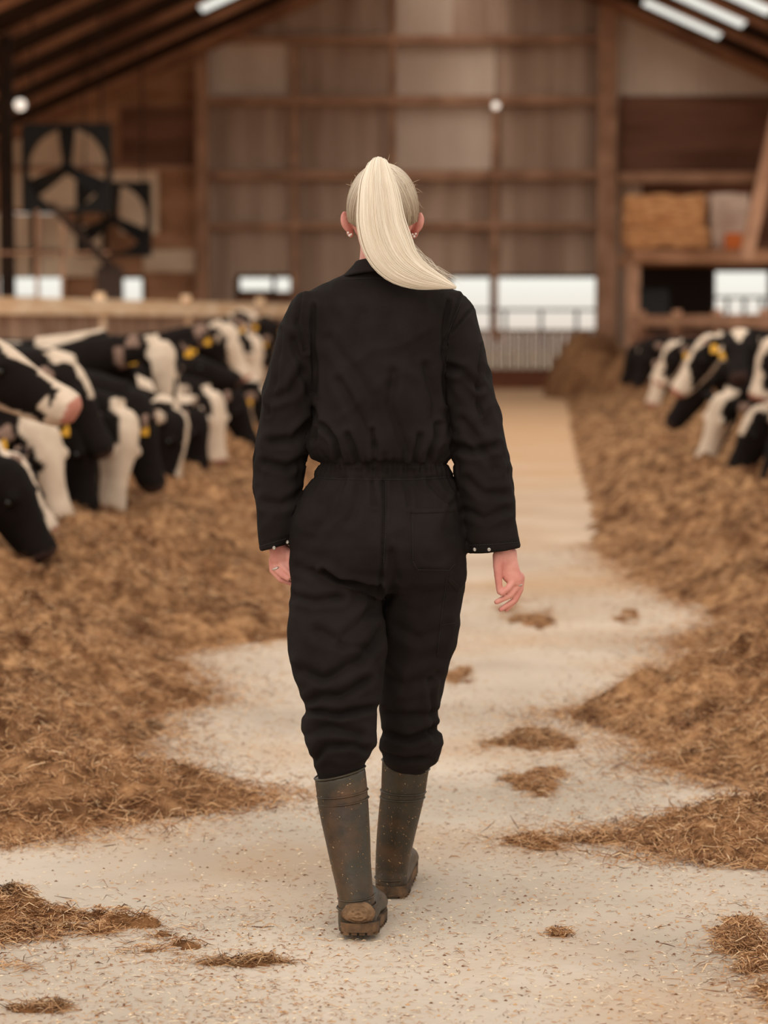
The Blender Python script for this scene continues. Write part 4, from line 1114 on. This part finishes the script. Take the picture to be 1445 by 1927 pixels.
# sole of the left boot: heel slightly off the floor
def sole(pl, z_of, name, parent, th=.022, y0=0):
    """pl: outline half-widths along the foot [(t,cx,a)]"""
    m2 = MB(); rings = []
    for t, cx, a in pl:
        z0 = z_of(t); e_ = .0
        rings.append([Vector((cx-a, y0+t, z0+th)), Vector((cx-a*.5, y0+t, z0+th)), Vector((cx+a*.5, y0+t, z0+th)), Vector((cx+a, y0+t, z0+th)), Vector((cx+a*.98, y0+t, z0+.006)), Vector((cx+a*.5, y0+t, z0+.006)), Vector((cx-a*.5, y0+t, z0+.006)), Vector((cx-a*.98, y0+t, z0+.006))])
    m2.loft(rings); 
    t = pl[0][0]+.01
    P_ = np.array(pl)
    while t < pl[-1][0]-.01:
        cx = np.interp(t, P_[:, 0], P_[:, 1]); a = np.interp(t, P_[:, 0], P_[:, 2]); z0 = z_of(t)
        if not (.09 < t < .125):
            for u in (-.8,-.27,.27,.8):
                x_ = cx+u*a; m2.box((x_-a*.19, y0+t-.006, z0), (x_+a*.19, y0+t+.006, z0+.009))
        t += .02
    return m2.build(name, M['sole'], parent)
xl = x0.x+.002
sole([(-.002,xl,.016),(.003,xl,.028),(.012,xl,.038),(.03,xl+.002,.043),(.05,xl+.003,.0445),(.10,xl+.006,.041),(.14,xl+.009,.044),(.20,xl+.013,.048),(.25,xl+.015,.042),(.285,xl+.016,.022)], lambda t: max(0, .016*(1-t/.16)), 'boot_sole', lb, .026, 5.328)
# dried mud cake on the heel
md = MB(); c = Vector((x0.x+.002, 5.331, .062)); nu = 36; nv = 14; vv = []; ff = []
for i in range(nv+1):
    r_ = i/nv
    for k in range(nu):
        a = 2*math.pi*k/nu; u, v = math.cos(a)*r_, math.sin(a)*r_
        wob = 1+.16*N3((u*1.3, v*1.3, 1))
        vv.append((c.x+u*.039*wob, c.y + .018*r_*r_ -.006*(1-r_**2)**.5*1 + .005*N3((u*5, v*5, 3)) + .0015*math.sin(r_*22), c.z+v*.027*wob))
for i in range(nv):
    for k in range(nu): k2 = (k+1) % nu; ff.append((i*nu+k, i*nu+k2, (i+1)*nu+k2, (i+1)*nu+k))
md.add(vv, ff); md.build('mud_cake', M['mud'], lb, True)
# right (leading) boot
sh = [(719,808,1428,5.745,.061,2.0,1446),(718,805,1450,5.748,.061,2.0,1462),(717,801,1485,5.752,.060,2.0,1490),(713,794,1520,5.758,.058,2.0,1520),(709,783,1565,5.77,.053,2.0,1565),(707,775,1600,5.782,.049,2.0,1600),(706,769,1635,5.79,.047,2.0,1635),(706,767,1660,5.79,.048,2.0,1660),(706,767,1680,5.79,.048,2.1,1680),(707,766,1695,5.79,.046,2.1,1695)]
x1 = pt(736,1690,5.76)
ft = []
for t, a, zb, b in ((0,.030,.04,.03),(.015,.038,.04,.034),(.07,.040,.045,.044),(.13,.043,.052,.05),(.18,.047,.052,.042),(.23,.048,.05,.034),(.265,.038,.05,.028),(.28,.02,.05,.018)):
    ft.append(((x1.x+.02*t/.28, 5.75+t, zb), a, b))
rb = child('rubber_boot', boot(sh, ft, None, 0, None), M['boot'])
for (L, R_, y, Y, b, yR) in ((716.5,801,1486,5.752,.061,1490),(715.5,799,1499,5.754,.060,1500),(705.5,767.5,1650,5.79,.0485,1650),(705,767.5,1673,5.79,.049,1673)):
    tr = MB(); cuff_rings(tr, L, R_, y, Y, b, yR); tr.build('rubber_ridge', M['boot'], rb, True)
tr = MB(); cuff_rings(tr, 719, 808, 1429, 5.745, .061, 1447, .0026); tr.build('boot_rim', M['boot'], rb, True)
xr = x1.x
sole([(-.002,xr,.018),(.003,xr,.029),(.012,xr,.0375),(.05,xr+.003,.041),(.10,xr+.007,.041),(.14,xr+.010,.043),(.20,xr+.015,.048),(.25,xr+.018,.043),(.285,xr+.02,.024)], lambda t: max(0, .03*(t-.1)/.18), 'boot_sole', rb, .030, 5.742)

# straw and mud specks sticking to the boots
for ob, me_, n_ in ((lb, bl_me, 420), (rb, rb.data, 420)):
    bvb = BVHTree.FromPolygons([v.co.copy() for v in me_.vertices], [tuple(p.vertices) for p in me_.polygons]); P = []
    bb = [v.co for v in me_.vertices]; xa, xb = min(v.x for v in bb), max(v.x for v in bb); za, zb = min(v.z for v in bb), max(v.z for v in bb)
    while len(P) < n_:
        x_ = rng.uniform(xa, xb); z_ = za+(zb-za)*rng.random()**1.3
        h_ = bvb.ray_cast(Vector((x_, 5.0, z_)), Vector((0,1,0)))
        if h_[0] is not None: P.append(tuple(h_[0]+h_[1]*.0005))
        else: n_ -= 1
    P = np.array(P); strands('straw_specks', P, .8, .0045, .0011, hay_color(len(P)), parent=ob)
